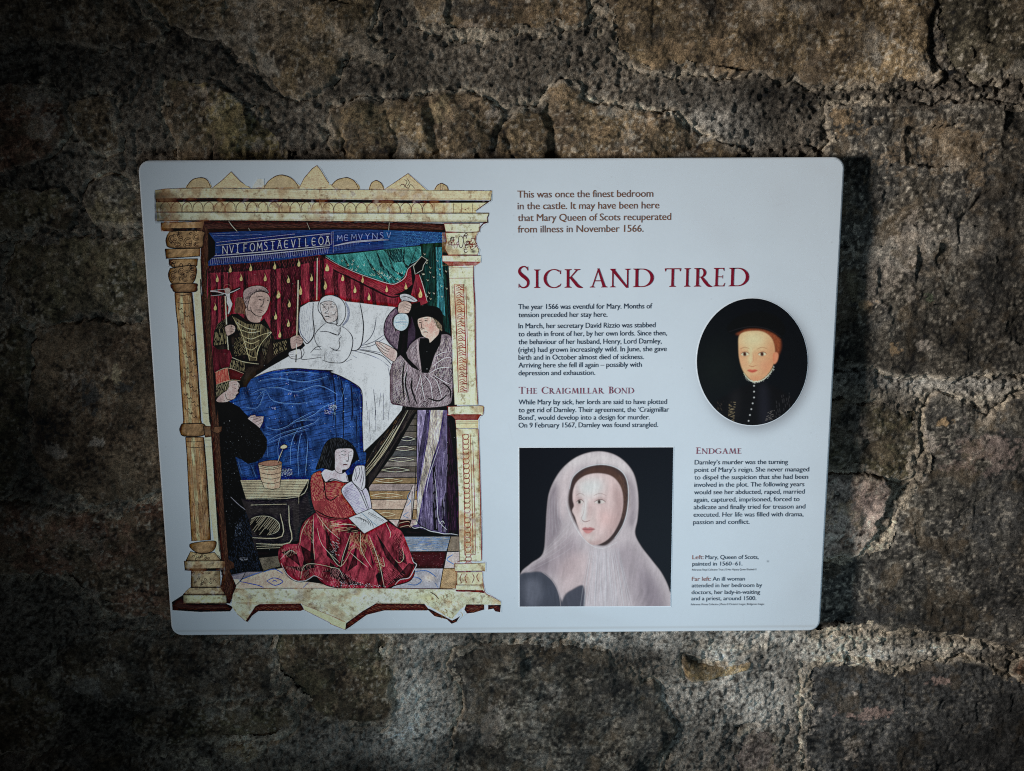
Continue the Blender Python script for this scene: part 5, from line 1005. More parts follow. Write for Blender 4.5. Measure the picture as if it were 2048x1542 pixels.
# shadowed inside of the hood, hair, face turned to the left
A.soft(Z([530,470,560,370,650,300,770,275,880,295,955,355,985,460,980,620,945,750,880,855,800,915,700,890,615,800,550,680,520,570]), (58,44,44), 1.5)
A.soft(Z([575,410,660,320,790,290,890,325,950,400,962,560,925,700,905,640,915,520,865,430,780,372,670,362,600,410,580,490]), (78,54,46), 3); A.hatch(Z([880,330,1000,420,1005,620,940,720,930,560]), (112,84,66), 75, 2.4, 0.9, 0.5, 16, seed=401)
FC = Z([560,480,590,410,660,360,760,345,860,370,925,450,945,560,930,680,890,780,830,860,750,905,690,900,640,850,600,770,575,690,552,640,566,600,556,550])
A.soft(FC, (186,170,174), 1.0); FM = blur(A.mask(FC, True), 2)
for p, c, r, al in (([860,420,950,520,940,720,860,850,780,900,850,760,880,600],(140,112,114),9,.75), ([600,420,740,380,800,440,740,520,620,520],(208,196,198),9,.8), ([590,640,700,620,740,740,680,800,610,760],(204,176,178),9,.6), ([760,640,850,650,850,740,780,770],(196,150,150),10,.55),
    ([620,860,700,880,800,870,760,910,680,912],(146,118,120),5,.7), ([575,480,600,470,600,640,580,640],(160,136,140),4,.5), ([640,560,665,560,655,700,625,715],(210,196,198),3,.8), ([672,580,700,600,690,700,668,705],(152,124,128),4,.6), ([640,800,700,800,700,830,650,832],(150,122,124),4,.6), ([650,835,710,835,720,870,660,872],(202,182,184),4,.5)):
    A.soft(Z(p), c, r, al, within=FM)
for x, w in ((612, 26), (765, 42)):
    A.soft(Z([x-w-8,560,x,535,x+w+8,560,x,590]), (150,122,124), 3, 0.6, within=FM)
    A.soft(Z([x-w,572,x-w*.3,556,x+w*.5,557,x+w,572,x+w*.2,584,x-w*.4,584]), (188,182,184), 0.7); A.soft(Z([x-15,558,x+3,556,x+5,580,x-13,582]), (50,34,30), 0.7)
    A.line(Z([x-w-3,572,x-w*.3,553,x+w*.5,553,x+w+4,572]), (76,50,50), 1.4, 0.9); A.line(Z([x-w-6,522,x,502,x+w+10,520]), (122,92,88), 1.6, 0.5)
A.line(Z([650,560,640,650,622,700,640,718]), (142,112,116), 1.3, 0.6); A.line(Z([628,716,655,726,690,714]), (112,76,82), 1.8, 0.75)
A.soft(Z([628,780,655,768,672,774,690,768,728,784,680,800,645,798]), (160,92,98), 0.9, 0.9); A.soft(Z([640,792,680,796,715,790,685,816,655,814]), (180,116,118), 1.0, 0.9); A.line(Z([630,784,672,788,728,785]), (104,56,64), 1.2, 0.8)
A.line(Z([530,470,560,370,650,300,770,275,880,295,955,355,985,460,980,620,945,750,880,855]), (204,198,206), 1.8, 0.8); A.line(Z([500,560,540,690,605,815,690,905,790,935,900,885]), (196,190,198), 1.5, 0.7)
A.line(Z([420,330,540,205,690,155,830,155,960,205,1040,290]), (120,110,124), 1.2, 0.7)
pl = []
for i in range(34):
    t = i / 33; x0 = 690 + 220 * t; x1 = 600 + 430 * t
    pl.append(Z([x0, 940 - 20*abs(t-.5), (x0+x1)/2 + 10*math.sin(i*1.7), 1180, x1 + 12*math.sin(i), 1490]))
A.lines(pl, (204,202,212), 0.7, 0.45); A.lines([[(x+1.6,y) for x,y in p] for p in pl[::2]], (104,98,114), 0.7, 0.4)
A.lines([Z([330+i*22,480+i*10,330+i*22,700,310+i*30,930-i*30]) for i in range(7)] + [Z([330-i*30,960+i*40,480-i*10,800+i*50,560,680+i*60]) for i in range(5)], (194,188,200), 0.7, 0.4)
A.within(None); A.im = blur(A.im, 1); A.folds(VEIL, 85, 0.08, 5, 0.12, 402, True); A.grain(None, 0.10, 0.45, 211); A.grain(None, 0.06, 0.12, 212)
LADY = A

A = Art((1384, 588, 1626, 862), 0.00034, np.array([0.006, 0.0065, 0.008]))
Y = reg(1370, 580, 5.14); A.sat = 0.95
A.blob(*Y([330,800])[0], 50, 60, (24,30,30), 0.7); A.blob(*Y([1100,760])[0], 20, 60, (18,20,24), 0.6)
A.soft(Y([200,1250,340,1130,470,1060,600,985,760,960,900,985,1030,1060,1150,1180,1150,1420,200,1420]), (18,18,21), 3); A.soft(Y([760,1000,840,1000,860,1400,780,1400]), (36,38,50), 6, 0.7); A.soft(Y([470,1080,560,1030,540,1300,480,1300]), (34,34,38), 6, 0.6)
A.soft(Y([540,460,560,400,640,380,760,375,880,400,960,470,985,560,970,640,930,690,900,560,860,480]), (120,62,38), 2); A.hatch(Y([600,400,860,400,980,500,960,640,900,520,760,430,600,440]), (166,92,54), 30, 2.0, 0.8, 0.6, 6, seed=403)
FC = Y([552,480,600,435,700,420,800,430,880,485,915,570,920,660,905,760,860,850,790,915,710,938,650,900,590,820,556,700,548,590])
A.soft(FC, (214,160,122), 0.8); A.soft(Y([905,650,940,640,958,670,945,730,915,760,900,720]), (206,128,98), 1); FM = blur(A.mask(FC, True), 2)
for p, c, r, al in (([600,450,780,440,820,540,700,590,600,560],(226,184,150),8,.8), ([860,500,930,600,910,780,820,900,760,930,840,760,870,640],(178,100,66),9,.8), ([740,720,850,720,860,820,780,840],(226,124,100),8,.6), ([570,720,650,720,650,800,590,800],(224,134,108),7,.6), ([640,890,780,890,760,940,680,940],(184,112,84),5,.7), ([655,600,690,600,690,740,660,750],(234,186,150),3,.8), ([700,620,730,660,720,750,700,750],(186,122,92),4,.6), ([556,600,580,590,580,780,560,720],(190,118,88),4,.6)):
    A.soft(Y(p), c, r, al, within=FM)
for x in (612, 790):
    A.soft(Y([x-52,655,x,625,x+54,655,x,690]), (182,118,88), 3, 0.6, within=FM); A.soft(Y([x-40,660,x-15,643,x+20,641,x+42,660,x+12,675,x-16,675]), (216,190,168), 0.6); A.soft(Y([x-15,642,x+12,642,x+14,674,x-14,674]), (70,30,20), 0.5)
    A.line(Y([x-44,660,x-15,640,x+22,638,x+48,658]), (96,46,32), 1.3, 0.9); A.line(Y([x-52,608,x,588,x+50,604]), (136,80,54), 1.5, 0.6)
A.line(Y([694,640,700,720,670,762]), (176,108,80), 1.2, 0.6); A.line(Y([652,774,690,786,732,774]), (150,76,58), 1.5, 0.7); A.soft(Y([636,826,670,814,690,820,710,814,744,826,690,850]), (186,76,64), 0.8, 0.9); A.line(Y([636,828,690,834,744,828]), (126,46,42), 1.1, 0.9)
A.soft(Y([440,430,430,375,500,300,620,240,780,220,920,260,1010,340,1030,430,985,500,900,445,780,405,640,402,540,440,480,455]), (7,7,9), 1.2); A.line(Y([450,430,560,395,700,375,860,405,985,480]), (44,44,52), 1.6, 0.5)
A.line(Y([600,850,640,905,700,942,780,930,850,880,905,800]), (206,192,166), 2.0, 0.9); A.specks(Y([590,850,640,900,700,935,780,925,850,870,910,780,930,800,860,900,780,950,700,965,630,925]), (226,214,192), 90, 0.8, 0.9, 221)
for i in range(7): A.blob(*Y([706-14*max(0,i-2), 985+i*60])[0], 1.6, 1.6, (206,206,200), 0.9, 0, 2)
A.hatch(Y([450,1150,520,1150,500,1370,440,1340]), (150,140,110), 10, 3.2, 1.0, 0.8, 7, seed=222, keep=.8); A.hatch(Y([850,1250,920,1230,900,1330,820,1350]), (130,130,130), -20, 3.4, 1.0, 0.7, 6, seed=223, keep=.7); A.hatch(Y([930,1100,1080,1050,1080,1250,920,1330]), (60,62,68), 80, 4, 1.3, 0.7, 8, seed=224, keep=.6); A.hatch(Y([330,1140,400,1140,380,1260,330,1240]), (70,64,56), 60, 4, 1.3, 0.7, 6, seed=225, keep=.6)
A.im = blur(A.im, 1); A.grain(None, 0.14, 0.4, 226); A.grain(None, 0.08, 0.1, 227)
YOUTH = A
# ------------------------------------------------------------------ the sign: board, fixings, pictures, lettering
sign = bpy.data.objects.new('information_sign', None); COL.objects.link(sign)
sign['label'] = 'pale blue-white printed information board with rounded corners fixed to the stone wall'
sign['category'] = 'sign'
sign.location = tuple(SIGN)

def image_material(name, art, rough=0.42, spec=0.07):
    m = bpy.data.materials.new(name); m.use_nodes = True
    nt = m.node_tree; b = nt.nodes['Principled BSDF']
    t = nt.nodes.new('ShaderNodeTexImage'); t.image = art.image(name); t.interpolation = 'Cubic'; t.extension = 'EXTEND'
    nt.links.new(t.outputs[0], b.inputs['Base Color'])
    b.inputs['Roughness'].default_value = rough; b.inputs['Specular IOR Level'].default_value = spec
    return m

def loc(xy, out):                                  # sign coordinates -> local to the sign's empty
    return to_world(xy, out) - SIGN

def rrect(w, h, r, n=8):
    p = []
    for cx, cy, a0 in ((w/2-r, h/2-r, 0), (-w/2+r, h/2-r, 90), (-w/2+r, -h/2+r, 180), (w/2-r, -h/2+r, 270)):
        for i in range(n + 1):
            a = math.radians(a0 + 90 * i / n); p.append((cx + r * math.cos(a), cy + r * math.sin(a)))
    return np.array(p)

def plate(name, rings, mat, parent=sign, closed_back=True):
    """rings: list of (outline, out) from back to front"""
    n = len(rings[0][0]); V_, F_ = [], []
    for p, o in rings: V_ += list(loc(p, o))
    for k in range(len(rings) - 1):
        for i in range(n):
            j = (i + 1) % n; F_.append((k*n+i, k*n+j, (k+1)*n+j, (k+1)*n+i))
    F_.append(tuple((len(rings)-1)*n + i for i in range(n)))
    if closed_back: F_.append(tuple(reversed(range(n))))
    return mesh_obj(name, V_, F_, mat, parent)

# board face: white print ground with the printed drop shadow under the oval and faint scuffs
A = Art((270, 308, 1700, 1278), 0.0009, np.array([0.705, 0.765, 0.81]))
A.blob(1514, 738, 114, 130, (96,100,112), 0.8, 0, 5); A.blob(1511, 734, 116, 132, (120,124,134), 0.35, 0, 3)
A.blob(1190, 1054, 160, 166, (130,138,150), 0.35, 0, 8)  # faint soft shadow painted in around the square portrait
A.lines([[(1566,1235),(1567,1255)],[(1487,1225),(1487,1250)],[(1017,845),(1025,880)],[(1640,600),(1643,640)]], (150,160,175), 0.8, 0.5)
A.blob(1535, 1123, 2.2, 2.0, (90,104,120), 0.9)
A.grain(None, 0.030, 0.012, 231); A.grain(None, 0.015, 0.25, 232)
A.specks([(290,330),(1680,322),(1630,1250),(350,1262)], (120,124,130), 150, 0.9, 0.5, 233)
for i in range(16):
    g = np.random.default_rng(900+i); x, y, t_ = g.uniform(300, 1650), g.uniform(335, 1240), g.uniform(0, 6.3)
    L_ = g.uniform(8, 34); A.line([(x, y), (x+L_*.5*math.cos(t_)+2, y+L_*.5*math.sin(t_)), (x+L_*math.cos(t_), y+L_*math.sin(t_))], (142,150,160), 0.7, 0.35)
for x, y, rx, ry in ((1560,400,60,30),(1600,1180,40,60),(1430,460,80,30),(1200,1240,90,14),(1640,340,30,16)): A.blob(x, y, rx, ry, (150,156,166), 0.10, g.uniform(0,90))
A.line([(350,1262),(700,1259),(1630,1252)], (140,140,136), 5, 0.25, taper=False)
BOARD = A
M_EDGE = mat_flat('board_edge', (0.77, 0.81, 0.84), 0.4, 0.3)
M_FACE = image_material('board_print', BOARD, 0.42, 0.2)
o0 = rrect(W_S, H_S, 0.0145); o1 = rrect(W_S - 0.003, H_S - 0.003, 0.0130)
board = plate('board', [(rrect(W_S-0.002, H_S-0.002, 0.0135), -0.0060), (o0, -0.0050), (o0, -0.0010), (o1, 0.0)], M_EDGE)
def sheet(name, outline, art, out, mat, lift=0.0):
    """printed film lying on the board; outline in sign coordinates"""
    V_ = loc(outline, out); n = len(V_)
    back = loc(outline, out - 0.00025)
    F_ = [tuple(range(n))] + [(i, (i+1) % n, n+(i+1) % n, n+i) for i in range(n)]
    o = mesh_obj(name, list(V_) + list(back), F_, mat, board)
    uv = o.data.uv_layers.new(name='UVMap')
    q = (np.concatenate([outline, outline]) - art.lo) / art.res
    for l in o.data.loops:
        x, y = q[l.vertex_index]; uv.data[l.index].uv = (x / art.W, y / art.H)
    return o
sheet('print_ground', rrect(W_S - 0.0050, H_S - 0.0050, 0.0122), BOARD, 0.0004, M_FACE)
M_ILL = image_material('miniature_print', ILLUS); M_LADY = image_material('lady_print', LADY); M_YOUTH = image_material('youth_print', YOUTH)
outl = (R1([55,700,50,330,200,312,395,305,420,250,480,205,560,188,620,198,665,245,680,300,790,215,895,122,1010,240,1060,285,1120,300,1180,200,1260,205,1262,290,1300,232,1380,174,1450,158,1545,182,1620,240,1650,280,1700,190,1790,88,1840,55,1890,100,1970,240])
 + R2([100,280,140,250,200,207,300,187,395,230,435,290,440,318,538,318,560,248,620,218,688,255,706,312,970,142,1195,335,1255,332,1285,275,1340,250,1405,285,1418,332,1902,333,1898,445,1870,470,1780,525,1728,560,1728,578,1870,580,1850,640,1855,692,1765,760,1765,800,1745,800,1722,850,1730,935,1765,990,1750,1045,1780,1045,1778,1130,1705,1165])
 + R4([1588,0,1605,300,1614,900,1636,1375,1690,1385,1700,1410,1695,1470,1672,1500]) + R6([1675,50,1642,105,1642,205,1660,700,1678,1542]) + R8([1735,0,1735,575,1778,592,1775,700,1740,705,1752,850,1775,930,1850,975,1952,1035,1955,1165,1800,1140,1755,1140,1640,1175,1560,1185,1500,1215,1440,1280,1385,1300,1325,1250,1190,1215,1120,1150,620,1148,430,1198,240,1330,170,1370,100,1345,0,1300])
 + R7([1950,1300,1640,1150,1120,1158,1055,1210,1000,1280,970,1270,880,1195,820,1150,780,1165,450,1168,135,1146,130,1040,255,955,345,878,352,690,275,685,268,575,292,570,335,470,336,385,350,380,335,60])
 + R5([322,1200,295,500,275,300,240,290,210,215,235,150,255,145]) + R3([250,1500,215,1000,190,500,155,150,130,110,115,70]) + R1([232,1400,195,1280,210,1200,200,1095,168,1090,160,978,178,970,170,905,180,840,215,790,120,785,115,700]))
sheet('bedroom_picture', trace(outl), ILLUS, 0.0007, M_ILL)
rc = trace([(1038.5,895.5),(1346,894.5),(1340.5,1211.5),(1039.5,1212.5)])
rcw = trace([(1036.8,893.6),(1347.8,892.6),(1342.2,1213.4),(1037.8,1214.4)])
M_WHITE = mat_flat('white_rim', (0.80, 0.83, 0.86), 0.35, 0.4)
def film(name, outline, out, mat):
    n = len(outline)
    return mesh_obj(name, list(loc(outline, out)) + list(loc(outline, out - 0.0003)), [tuple(range(n))] + [(i, (i+1) % n, n+(i+1) % n, n+i) for i in range(n)], mat, board)
film('portrait_rim', rcw, 0.0007, M_WHITE)
lp = sheet('portrait', rc, LADY, 0.0010, M_LADY); lp['label'] = 'square portrait of a woman in a pale veil and hood on black'
th = np.linspace(0, 2*np.pi, 72, endpoint=False)
ov = lambda rx, ry: trace(np.stack([1504 + rx*np.cos(th) , 723.5 + ry*np.sin(th)], 1))
film('portrait_rim', ov(112.2, 128.4), 0.0007, M_WHITE)
yp = sheet('portrait', ov(110.6, 126.8), YOUTH, 0.0010, M_YOUTH); yp['label'] = 'oval portrait of a fair young man in a flat black cap'
# fixings between the board and the wall
M_STEEL = mat_flat('dull_steel', (0.32, 0.32, 0.33), 0.45, 0.5)
for sx in (-1, 1):
    for sy in (-1, 1):
        cx, cy = sx * 0.33, sy * 0.22
        t = np.linspace(0, 2*np.pi, 20, endpoint=False)
        c1 = np.stack([cx + 0.011*np.cos(t), cy + 0.011*np.sin(t)], 1); c2 = np.stack([cx + 0.014*np.cos(t), cy + 0.014*np.sin(t)], 1)
        plate('spacer', [(c2, -0.0520), (c2, -0.0490), (c1, -0.0480), (c1, -0.0085), (c2, -0.0080), (c2, -0.0062)], M_STEEL, board)

# ---- lettering ------------------------------------------------------------
M_INTRO = mat_flat('brown_ink', tuple(lin((132,88,64)) * 0.95), 0.4); M_TITLE = mat_flat('crimson_ink', tuple(lin((124,8,34)) * 1.15), 0.4)
M_HEAD = mat_flat('plum_ink', tuple(lin((140,48,70)) * 1.0), 0.4); M_BODY = mat_flat('slate_ink', tuple(lin((46,52,70)) * 0.85), 0.4); M_TERRA = mat_flat('terracotta_ink', tuple(lin((150,88,72)) * 1.0), 0.4)

BOLD = 0.0
def line_mesh(text):
    """glyph outlines of one line from Blender's built-in font, as (verts, faces), 1 unit = text size"""
    cu = bpy.data.curves.new('line', 'FONT'); cu.body = text; cu.size = 1.0; cu.resolution_u = 3; cu.space_character = 0.97
    cu.offset = BOLD
    ob = bpy.data.objects.new('line', cu)
    me = ob.to_mesh()
    v = np.empty(len(me.vertices) * 3); me.vertices.foreach_get('co', v); v = v.reshape(-1, 3)[:, :2]
    f = [tuple(p.vertices) for p in me.polygons]
    ob.to_mesh_clear(); bpy.data.objects.remove(ob); bpy.data.curves.remove(cu)
    return v, f

def fit_lines(name, rows, cap, mat, label=None, out=0.00085):
    """rows: (text, x0, y0, x1, y1) baseline ends read off the picture; cap = capital height in picture px"""
    V_, F_ = [], []
    for txt, x0, y0, x1, y1 in rows:
        a, b = trace([(x0, y0), (x1, y1)])
        v, f = line_mesh(txt)
        w0, w1 = v[:, 0].min(), v[:, 0].max()
        s = np.hypot(*(b - a)) / (w1 - w0); k = cap * 1.04 * 0.000652 / CAPH
        d = (b - a) / np.hypot(*(b - a)); nrm = np.array([-d[1], d[0]])
        P = a + (v[:, :1] - w0) * s * d + v[:, 1:] * k * nrm
        n0 = len(V_)
        V_ += list(loc(P, out)); F_ += [tuple(i + n0 for i in q) for q in f]
    o = mesh_obj(name, V_, F_, mat, board)
    if label: o['label'] = label
    return o
_v, _f = line_mesh('H'); CAPH = _v[:, 1].max()

T = 'text'
fit_lines(T, [('This was once the finest bedroom',1034.6,395.6,1305.8,393.8),('in the castle. It may have been here',1034.9,419,1317.8,417),('that Mary Queen of Scots recuperated',1035.4,442.6,1341.4,440),('from illness in November 1566.',1035.4,465.4,1286.3,463.6)], 13.0, M_INTRO, 'brown introduction of four lines')
fit_lines(T, [('The year 1566 was eventful for Mary. Months of',1036.3,618.5,1303.8,616.9),('tension preceded her stay here.',1036.7,634.5,1214.3,633.6)], 9.8, M_BODY, 'first short paragraph under the title')
fit_lines(T, [('In March, her secretary David Rizzio was stabbed',1036.7,656.8,1310.5,654.6),('to death in front of her, by her own lords. Since then,',1036.7,672.8,1333.2,670.6),('the behaviour of her husband, Henry, Lord Darnley,',1036.7,688.6,1322.6,686.8),('(right) had grown increasingly wild. In June, she gave',1036.3,704.4,1332.8,702.2),('birth and in October almost died of sickness.',1036.7,719.6,1287.2,718.2),('Arriving here she fell ill again \u2013 possibly with',1036.7,735.2,1282.9,733.6),('depression and exhaustion.',1036.7,750.7,1189.7,749.8)], 9.8, M_BODY, 'long paragraph of seven lines under the title')
fit_lines(T, [('While Mary lay sick, her lords are said to have plotted',1036.9,808.8,1333.2,807.9),('to get rid of Darnley. Their agreement, the \u2018Craigmillar',1037.2,824.6,1337.4,823.3),('Bond\u2019, would develop into a design for murder.',1037.2,839.8,1298.7,838.7),('On 9 February 1567, Darnley was found strangled.',1036.9,855.1,1315.4,853.8)], 9.8, M_BODY, 'paragraph above the square portrait')
fit_lines(T, [('Darnley\u2019s murder was the turning',1388.7,928.8,1575,927.7),('point of Mary\u2019s reign. She never managed',1388.5,943.7,1617.2,942.6),('to dispel the suspicion that she had been',1388.1,958.8,1615.2,957.4),('involved in the plot. The following years',1388,973.6,1607.7,972.3),('would see her abducted, raped, married',1387.5,988.5,1608.4,987),('again, captured, imprisoned, forced to',1387.1,1003.5,1598.1,1002),('abdicate and finally tried for treason and',1386.6,1018.4,1609.7,1016.8),('executed. Her life was filled with drama,',1386.3,1033.3,1606,1032.3),('passion and conflict.',1385.8,1048.1,1498.5,1047.4)], 9.3, M_BODY, 'paragraph under the oval portrait')
fit_lines(T, [('Left:',1384.1,1118.1,1406.7,1117.9)], 8.6, M_TERRA, 'terracotta lead word of the upper caption')
fit_lines(T, [('Far left:',1383.2,1161.5,1421.2,1161.2)], 8.6, M_TERRA, 'terracotta lead words of the lower caption')
fit_lines(T, [('Mary, Queen of Scots,',1410,1117.9,1516.3,1117.4),('painted in 1560\u201361.',1384.1,1131.1,1484,1130.6)], 8.4, M_BODY, 'upper picture caption at the lower right')
fit_lines(T, [('An ill woman',1424.6,1161.2,1489,1160.7),('attended in her bedroom by',1382.8,1174.4,1523.3,1173.6),('doctors, her lady-in-waiting',1382.5,1188,1519.4,1187.2),('and a priest, around 1500.',1382.1,1200.3,1511.7,1199.8)], 8.4, M_BODY, 'lower picture caption at the lower right')
fit_lines(T, [('Reference: Royal Collection Trust | \u00a9 Her Majesty Queen Elizabeth II',1383.6,1141,1512,1140.1)], 3.9, M_BODY, 'tiny credit line under the upper caption')
fit_lines(T, [('Reference: Private Collection | Photo \u00a9 Christie\u2019s Images | Bridgeman Images',1381.2,1210.2,1527.5,1209.3)], 3.9, M_BODY, 'tiny credit line under the lower caption')

# ---- inscriptional capitals for the headings (cap height 1) ----------------
def rib(pts, ws):
    p = smooth_curve(pts, False, 7) if len(pts) > 2 else np.asarray(pts, float)
    t = np.linspace(0, 1, len(p)); w = np.interp(t, np.linspace(0, 1, len(ws)), ws)[:, None] / 2
    d = np.gradient(p, axis=0); d /= np.hypot(*d.T)[:, None] + 1e-9; nn = np.stack([-d[:, 1], d[:, 0]], 1)
    return p + nn * w, p - nn * w
def quadstrip(L, Rr): return [np.array([L[i], L[i+1], Rr[i+1], Rr[i]]) for i in range(len(L)-1)]
def serif(x, y, s, w=0.20, up=1):                    # bracketed foot
    return [np.array([(x-w, y), (x+w, y), (x+w, y+0.028*up), (x+s/2+.01, y+0.07*up), (x-s/2-.01, y+0.07*up), (x-w, y+0.028*up)])]
SW_ = 0.135; TH = 0.055
def stem(x, w=SW_, y0=0, y1=1, sf=(1, 1), sw=0.17):
    g = [np.array([(x-w/2, y0), (x+w/2, y0), (x+w/2*0.93, (y0+y1)/2), (x+w/2, y1), (x-w/2, y1), (x-w/2*0.93, (y0+y1)/2)])]
    if sf[0]: g += serif(x, y0, w, sw, 1)
    if sf[1]: g += serif(x, y1, w, sw, -1)
    return g
def bowl(cx, cy, rx, ry, a0, a1, thick, thin, n=40):
    a = np.radians(np.linspace(a0, a1, n)); o = np.stack([cx+rx*np.cos(a), cy+ry*np.sin(a)], 1); i = np.stack([cx+(rx-thick)*np.cos(a), cy+(ry-thin)*np.sin(a)], 1)
    return quadstrip(o, i)
def bar(x0, y, x1, t=TH): return [np.array([(x0, y-t/2), (x1, y-t/2), (x1, y+t/2), (x0, y+t/2)])]
def tick(x, y, dx, dy, w=0.05):                      # sharp terminal
    return [np.array([(x-w/2, y), (x+w/2, y), (x+dx+w*.35, y+dy), (x+dx-w*.1, y+dy)])]
def diag(x0, y0, x1, y1, w): 
    return [np.array([(x0-w/2, y0), (x0+w/2, y0), (x1+w/2, y1), (x1-w/2, y1)])]
def glyph(c):
    if c == 'I': return stem(0.17), 0.34
    if c == 'S':
        a, b = rib([(0.46,0.86),(0.36,0.965),(0.22,0.965),(0.09,0.87),(0.08,0.72),(0.20,0.58),(0.38,0.45),(0.49,0.30),(0.46,0.12),(0.32,0.03),(0.16,0.04),(0.04,0.16)], [.03,.05,.07,.10,.14,.155,.155,.13,.10,.07,.05,.03])
        return quadstrip(a, b) + [np.array([(0.45,0.80),(0.49,0.80),(0.475,0.99),(0.44,0.93)]), np.array([(0.03,0.20),(0.065,0.20),(0.07,0.06),(0.02,0.01)])], 0.56
    if c in 'CG':
        g = bowl(0.50,0.5,0.50,0.515,52,310,0.145,0.05)
        g += [np.array([(0.80,0.74),(0.83,0.74),(0.835,0.95),(0.775,0.90)])]
        if c == 'C': return g + [np.array([(0.80,0.08),(0.85,0.22),(0.83,0.235),(0.76,0.13)])], 0.86
        return g + stem(0.80, 0.125, 0.06, 0.44, (0, 1), 0.15), 0.92
    if c == 'O': return bowl(0.5,0.5,0.5,0.515,0,360,0.15,0.05,60), 1.0
    if c == 'D': return stem(0.17) + bowl(0.40,0.5,0.53,0.5,-90,90,0.15,0.05) + bar(0.17,0.975,0.41,0.05) + bar(0.17,0.025,0.41,0.05), 0.95
    if c == 'B': return stem(0.17) + bowl(0.30,0.755,0.255,0.245,-90,90,0.13,0.045) + bowl(0.32,0.27,0.30,0.27,-90,90,0.14,0.05) + bar(0.17,0.978,0.31,0.045) + bar(0.17,0.52,0.33,0.045) + bar(0.17,0.025,0.33,0.05), 0.64
    if c == 'R': return stem(0.17) + bowl(0.31,0.745,0.27,0.255,-90,90,0.135,0.045) + bar(0.17,0.977,0.32,0.045) + bar(0.17,0.513,0.32,0.045) + quadstrip(*rib([(0.36,0.51),(0.52,0.28),(0.70,0.06),(0.88,-0.01)],[.10,.15,.14,.03])), 0.80
    if c == 'K': return stem(0.17) + quadstrip(*rib([(0.24,0.50),(0.44,0.74),(0.62,0.97)],[.05,.06,.07])) + serif(0.62,1.0,.07,.15,-1) + quadstrip(*rib([(0.30,0.56),(0.50,0.30),(0.68,0.08),(0.90,-0.005)],[.12,.15,.15,.03])), 0.84
    if c == 'T': return stem(0.42, sf=(1,0)) + bar(0.03,0.975,0.81,0.055) + [np.array([(0.02,0.83),(0.045,0.83),(0.10,0.99),(0.0,1.0)]), np.array([(0.795,0.83),(0.82,0.83),(0.86,1.0),(0.76,0.99)])], 0.84
    if c in 'EL':
        g = stem(0.17) + bar(0.17,0.025,0.56,0.05) + [np.array([(0.49,0.0),(0.58,0.0),(0.62,0.19),(0.60,0.19)])]
        if c == 'E': g += bar(0.17,0.975,0.53,0.05) + bar(0.17,0.52,0.48,0.05) + [np.array([(0.47,1.0),(0.55,1.0),(0.565,0.83),(0.545,0.83)]), np.array([(0.465,0.43),(0.49,0.43),(0.49,0.61),(0.465,0.61)])]
        return g, 0.62
    if c == 'H': return stem(0.17) + stem(0.77) + bar(0.2,0.52,0.76), 0.94
    if c == 'A': return diag(0.12,0.02,0.42,1.0,0.06) + [np.array([(0.64,0.02),(0.80,0.02),(0.46,1.03),(0.36,1.03)])] + bar(0.22,0.36,0.64) + serif(0.12,0,.06,.13,1) + serif(0.72,0,.14,.16,1), 0.86
    if c == 'N': return stem(0.15,0.065,sw=.13) + stem(0.80,0.065,0,1,(0,1),.13) + [np.array([(0.02,1.0),(0.20,1.0),(0.84,-0.03),(0.74,-0.03)])], 0.94
    if c == 'M': return diag(0.12,0.0,0.24,1.0,0.06) + serif(0.12,0,.06,.13,1) + [np.array([(0.17,1.0),(0.32,1.0),(0.60,0.06),(0.52,0.0)])] + diag(0.55,0.03,0.86,1.0,0.06) + [np.array([(0.81,1.0),(0.93,1.0),(1.05,0.0),(0.90,0.0)])] + serif(0.98,0,.14,.17,1), 1.14
    return [], 0.4
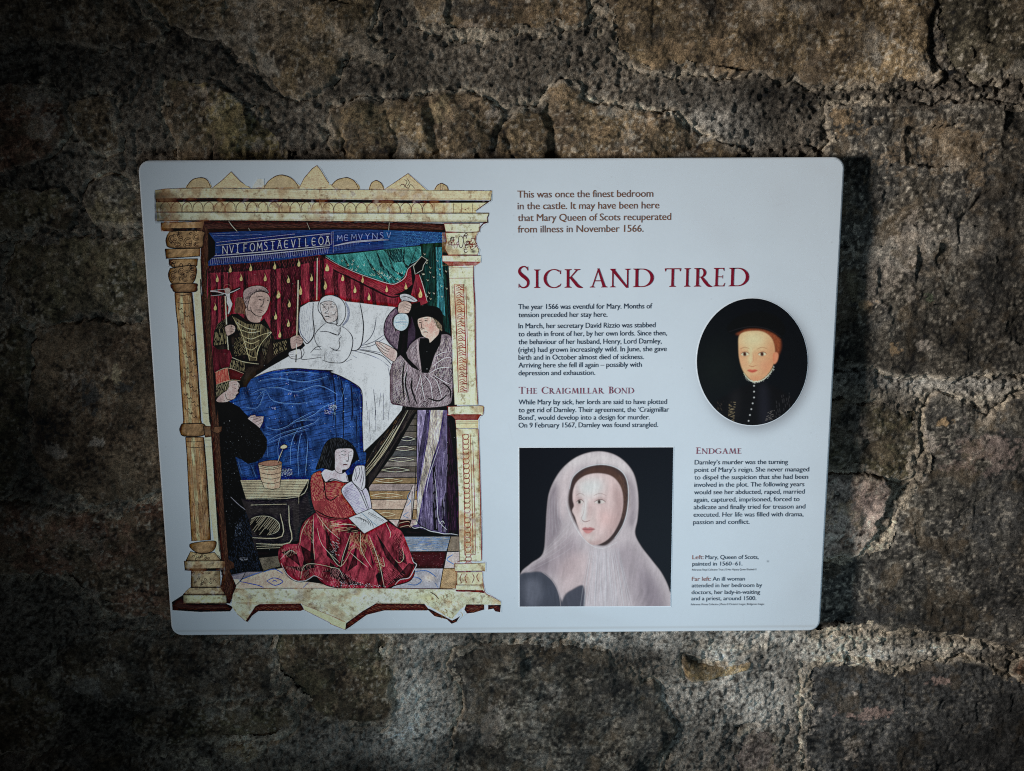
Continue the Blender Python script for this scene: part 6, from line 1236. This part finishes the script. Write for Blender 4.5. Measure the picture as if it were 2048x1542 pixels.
def heading(name, runs, mat, label, out=0.00085):
    """runs: (char, left x, baseline y, right x, height px) as read off the picture"""
    V_, F_ = [], []; z = 0
    for ch, x0, y, x1, hgt in runs:
        g, adv = glyph(ch)
        allp = np.concatenate(g); mn, mx_ = allp[:, 0].min(), allp[:, 0].max()
        a, b = trace([(x0, y), (x1, y)])
        for q in g:
            z = (z + 1) % 40
            P = np.stack([a[0] + (q[:, 0] - mn) / (mx_ - mn) * (b[0] - a[0]), a[1] + q[:, 1] * hgt * 0.000652], 1)
            n0 = len(V_); V_ += list(loc(P, out + z * 0.000004)); F_.append(tuple(n0 + i for i in range(len(q))))
    o = mesh_obj(name, V_, F_, mat, board); o['label'] = label
    return o
Zt = lambda x: 1010 + x / 3.938
yb = lambda x: 360 + (852 - (x - 103) * 0.0085) / 3.938
heading('heading', [(c, Zt(a), yb(a), Zt(b), h) for c, a, b, h in (('S',103,192,43.5),('I',228,276,36.6),('C',303,441,36.6),('K',468,612,36.6),('A',666,806,36.6),('N',824,987,36.6),('D',1006,1168,36.6),('T',1254,1383,36.6),('I',1408,1456,36.6),('R',1485,1630,36.6),('E',1638,1730,36.6),('D',1758,1917,36.6))], M_TITLE, 'large crimson title in inscriptional capitals')
def run_of(text, xs, xe, y, big, small, slope=-0.003):
    """spread a small-caps heading between xs and xe"""
    wid, gap = [], 0.10
    hs = []; first = True; out = []
    for ch in text:
        if ch == ' ': first = True; hs.append(None); wid.append(small * 0.62); continue
        h = big if first else small; first = False
        g, adv = glyph(ch); p = np.concatenate(g); hs.append(h); wid.append((np.ptp(p[:, 0]) + gap) * h)
    tot = sum(wid) - gap * small; k = (xe - xs) / tot; x = xs
    for ch, h, w in zip(text, hs, wid):
        if h is not None: out.append((ch, x, y + (x - xs) * slope, x + (w - gap * h) * k, h))
        x += w * k
    return out
heading('heading', run_of('THE CRAIGMILLAR BOND', 1037.2, 1267.3, 787.4, 14.0, 11.6), M_HEAD, 'small plum heading in the middle of the left text column')
heading('heading', run_of('ENDGAME', 1391.1, 1481.8, 907.4, 13.4, 11.2), M_HEAD, 'small plum heading under the oval portrait')
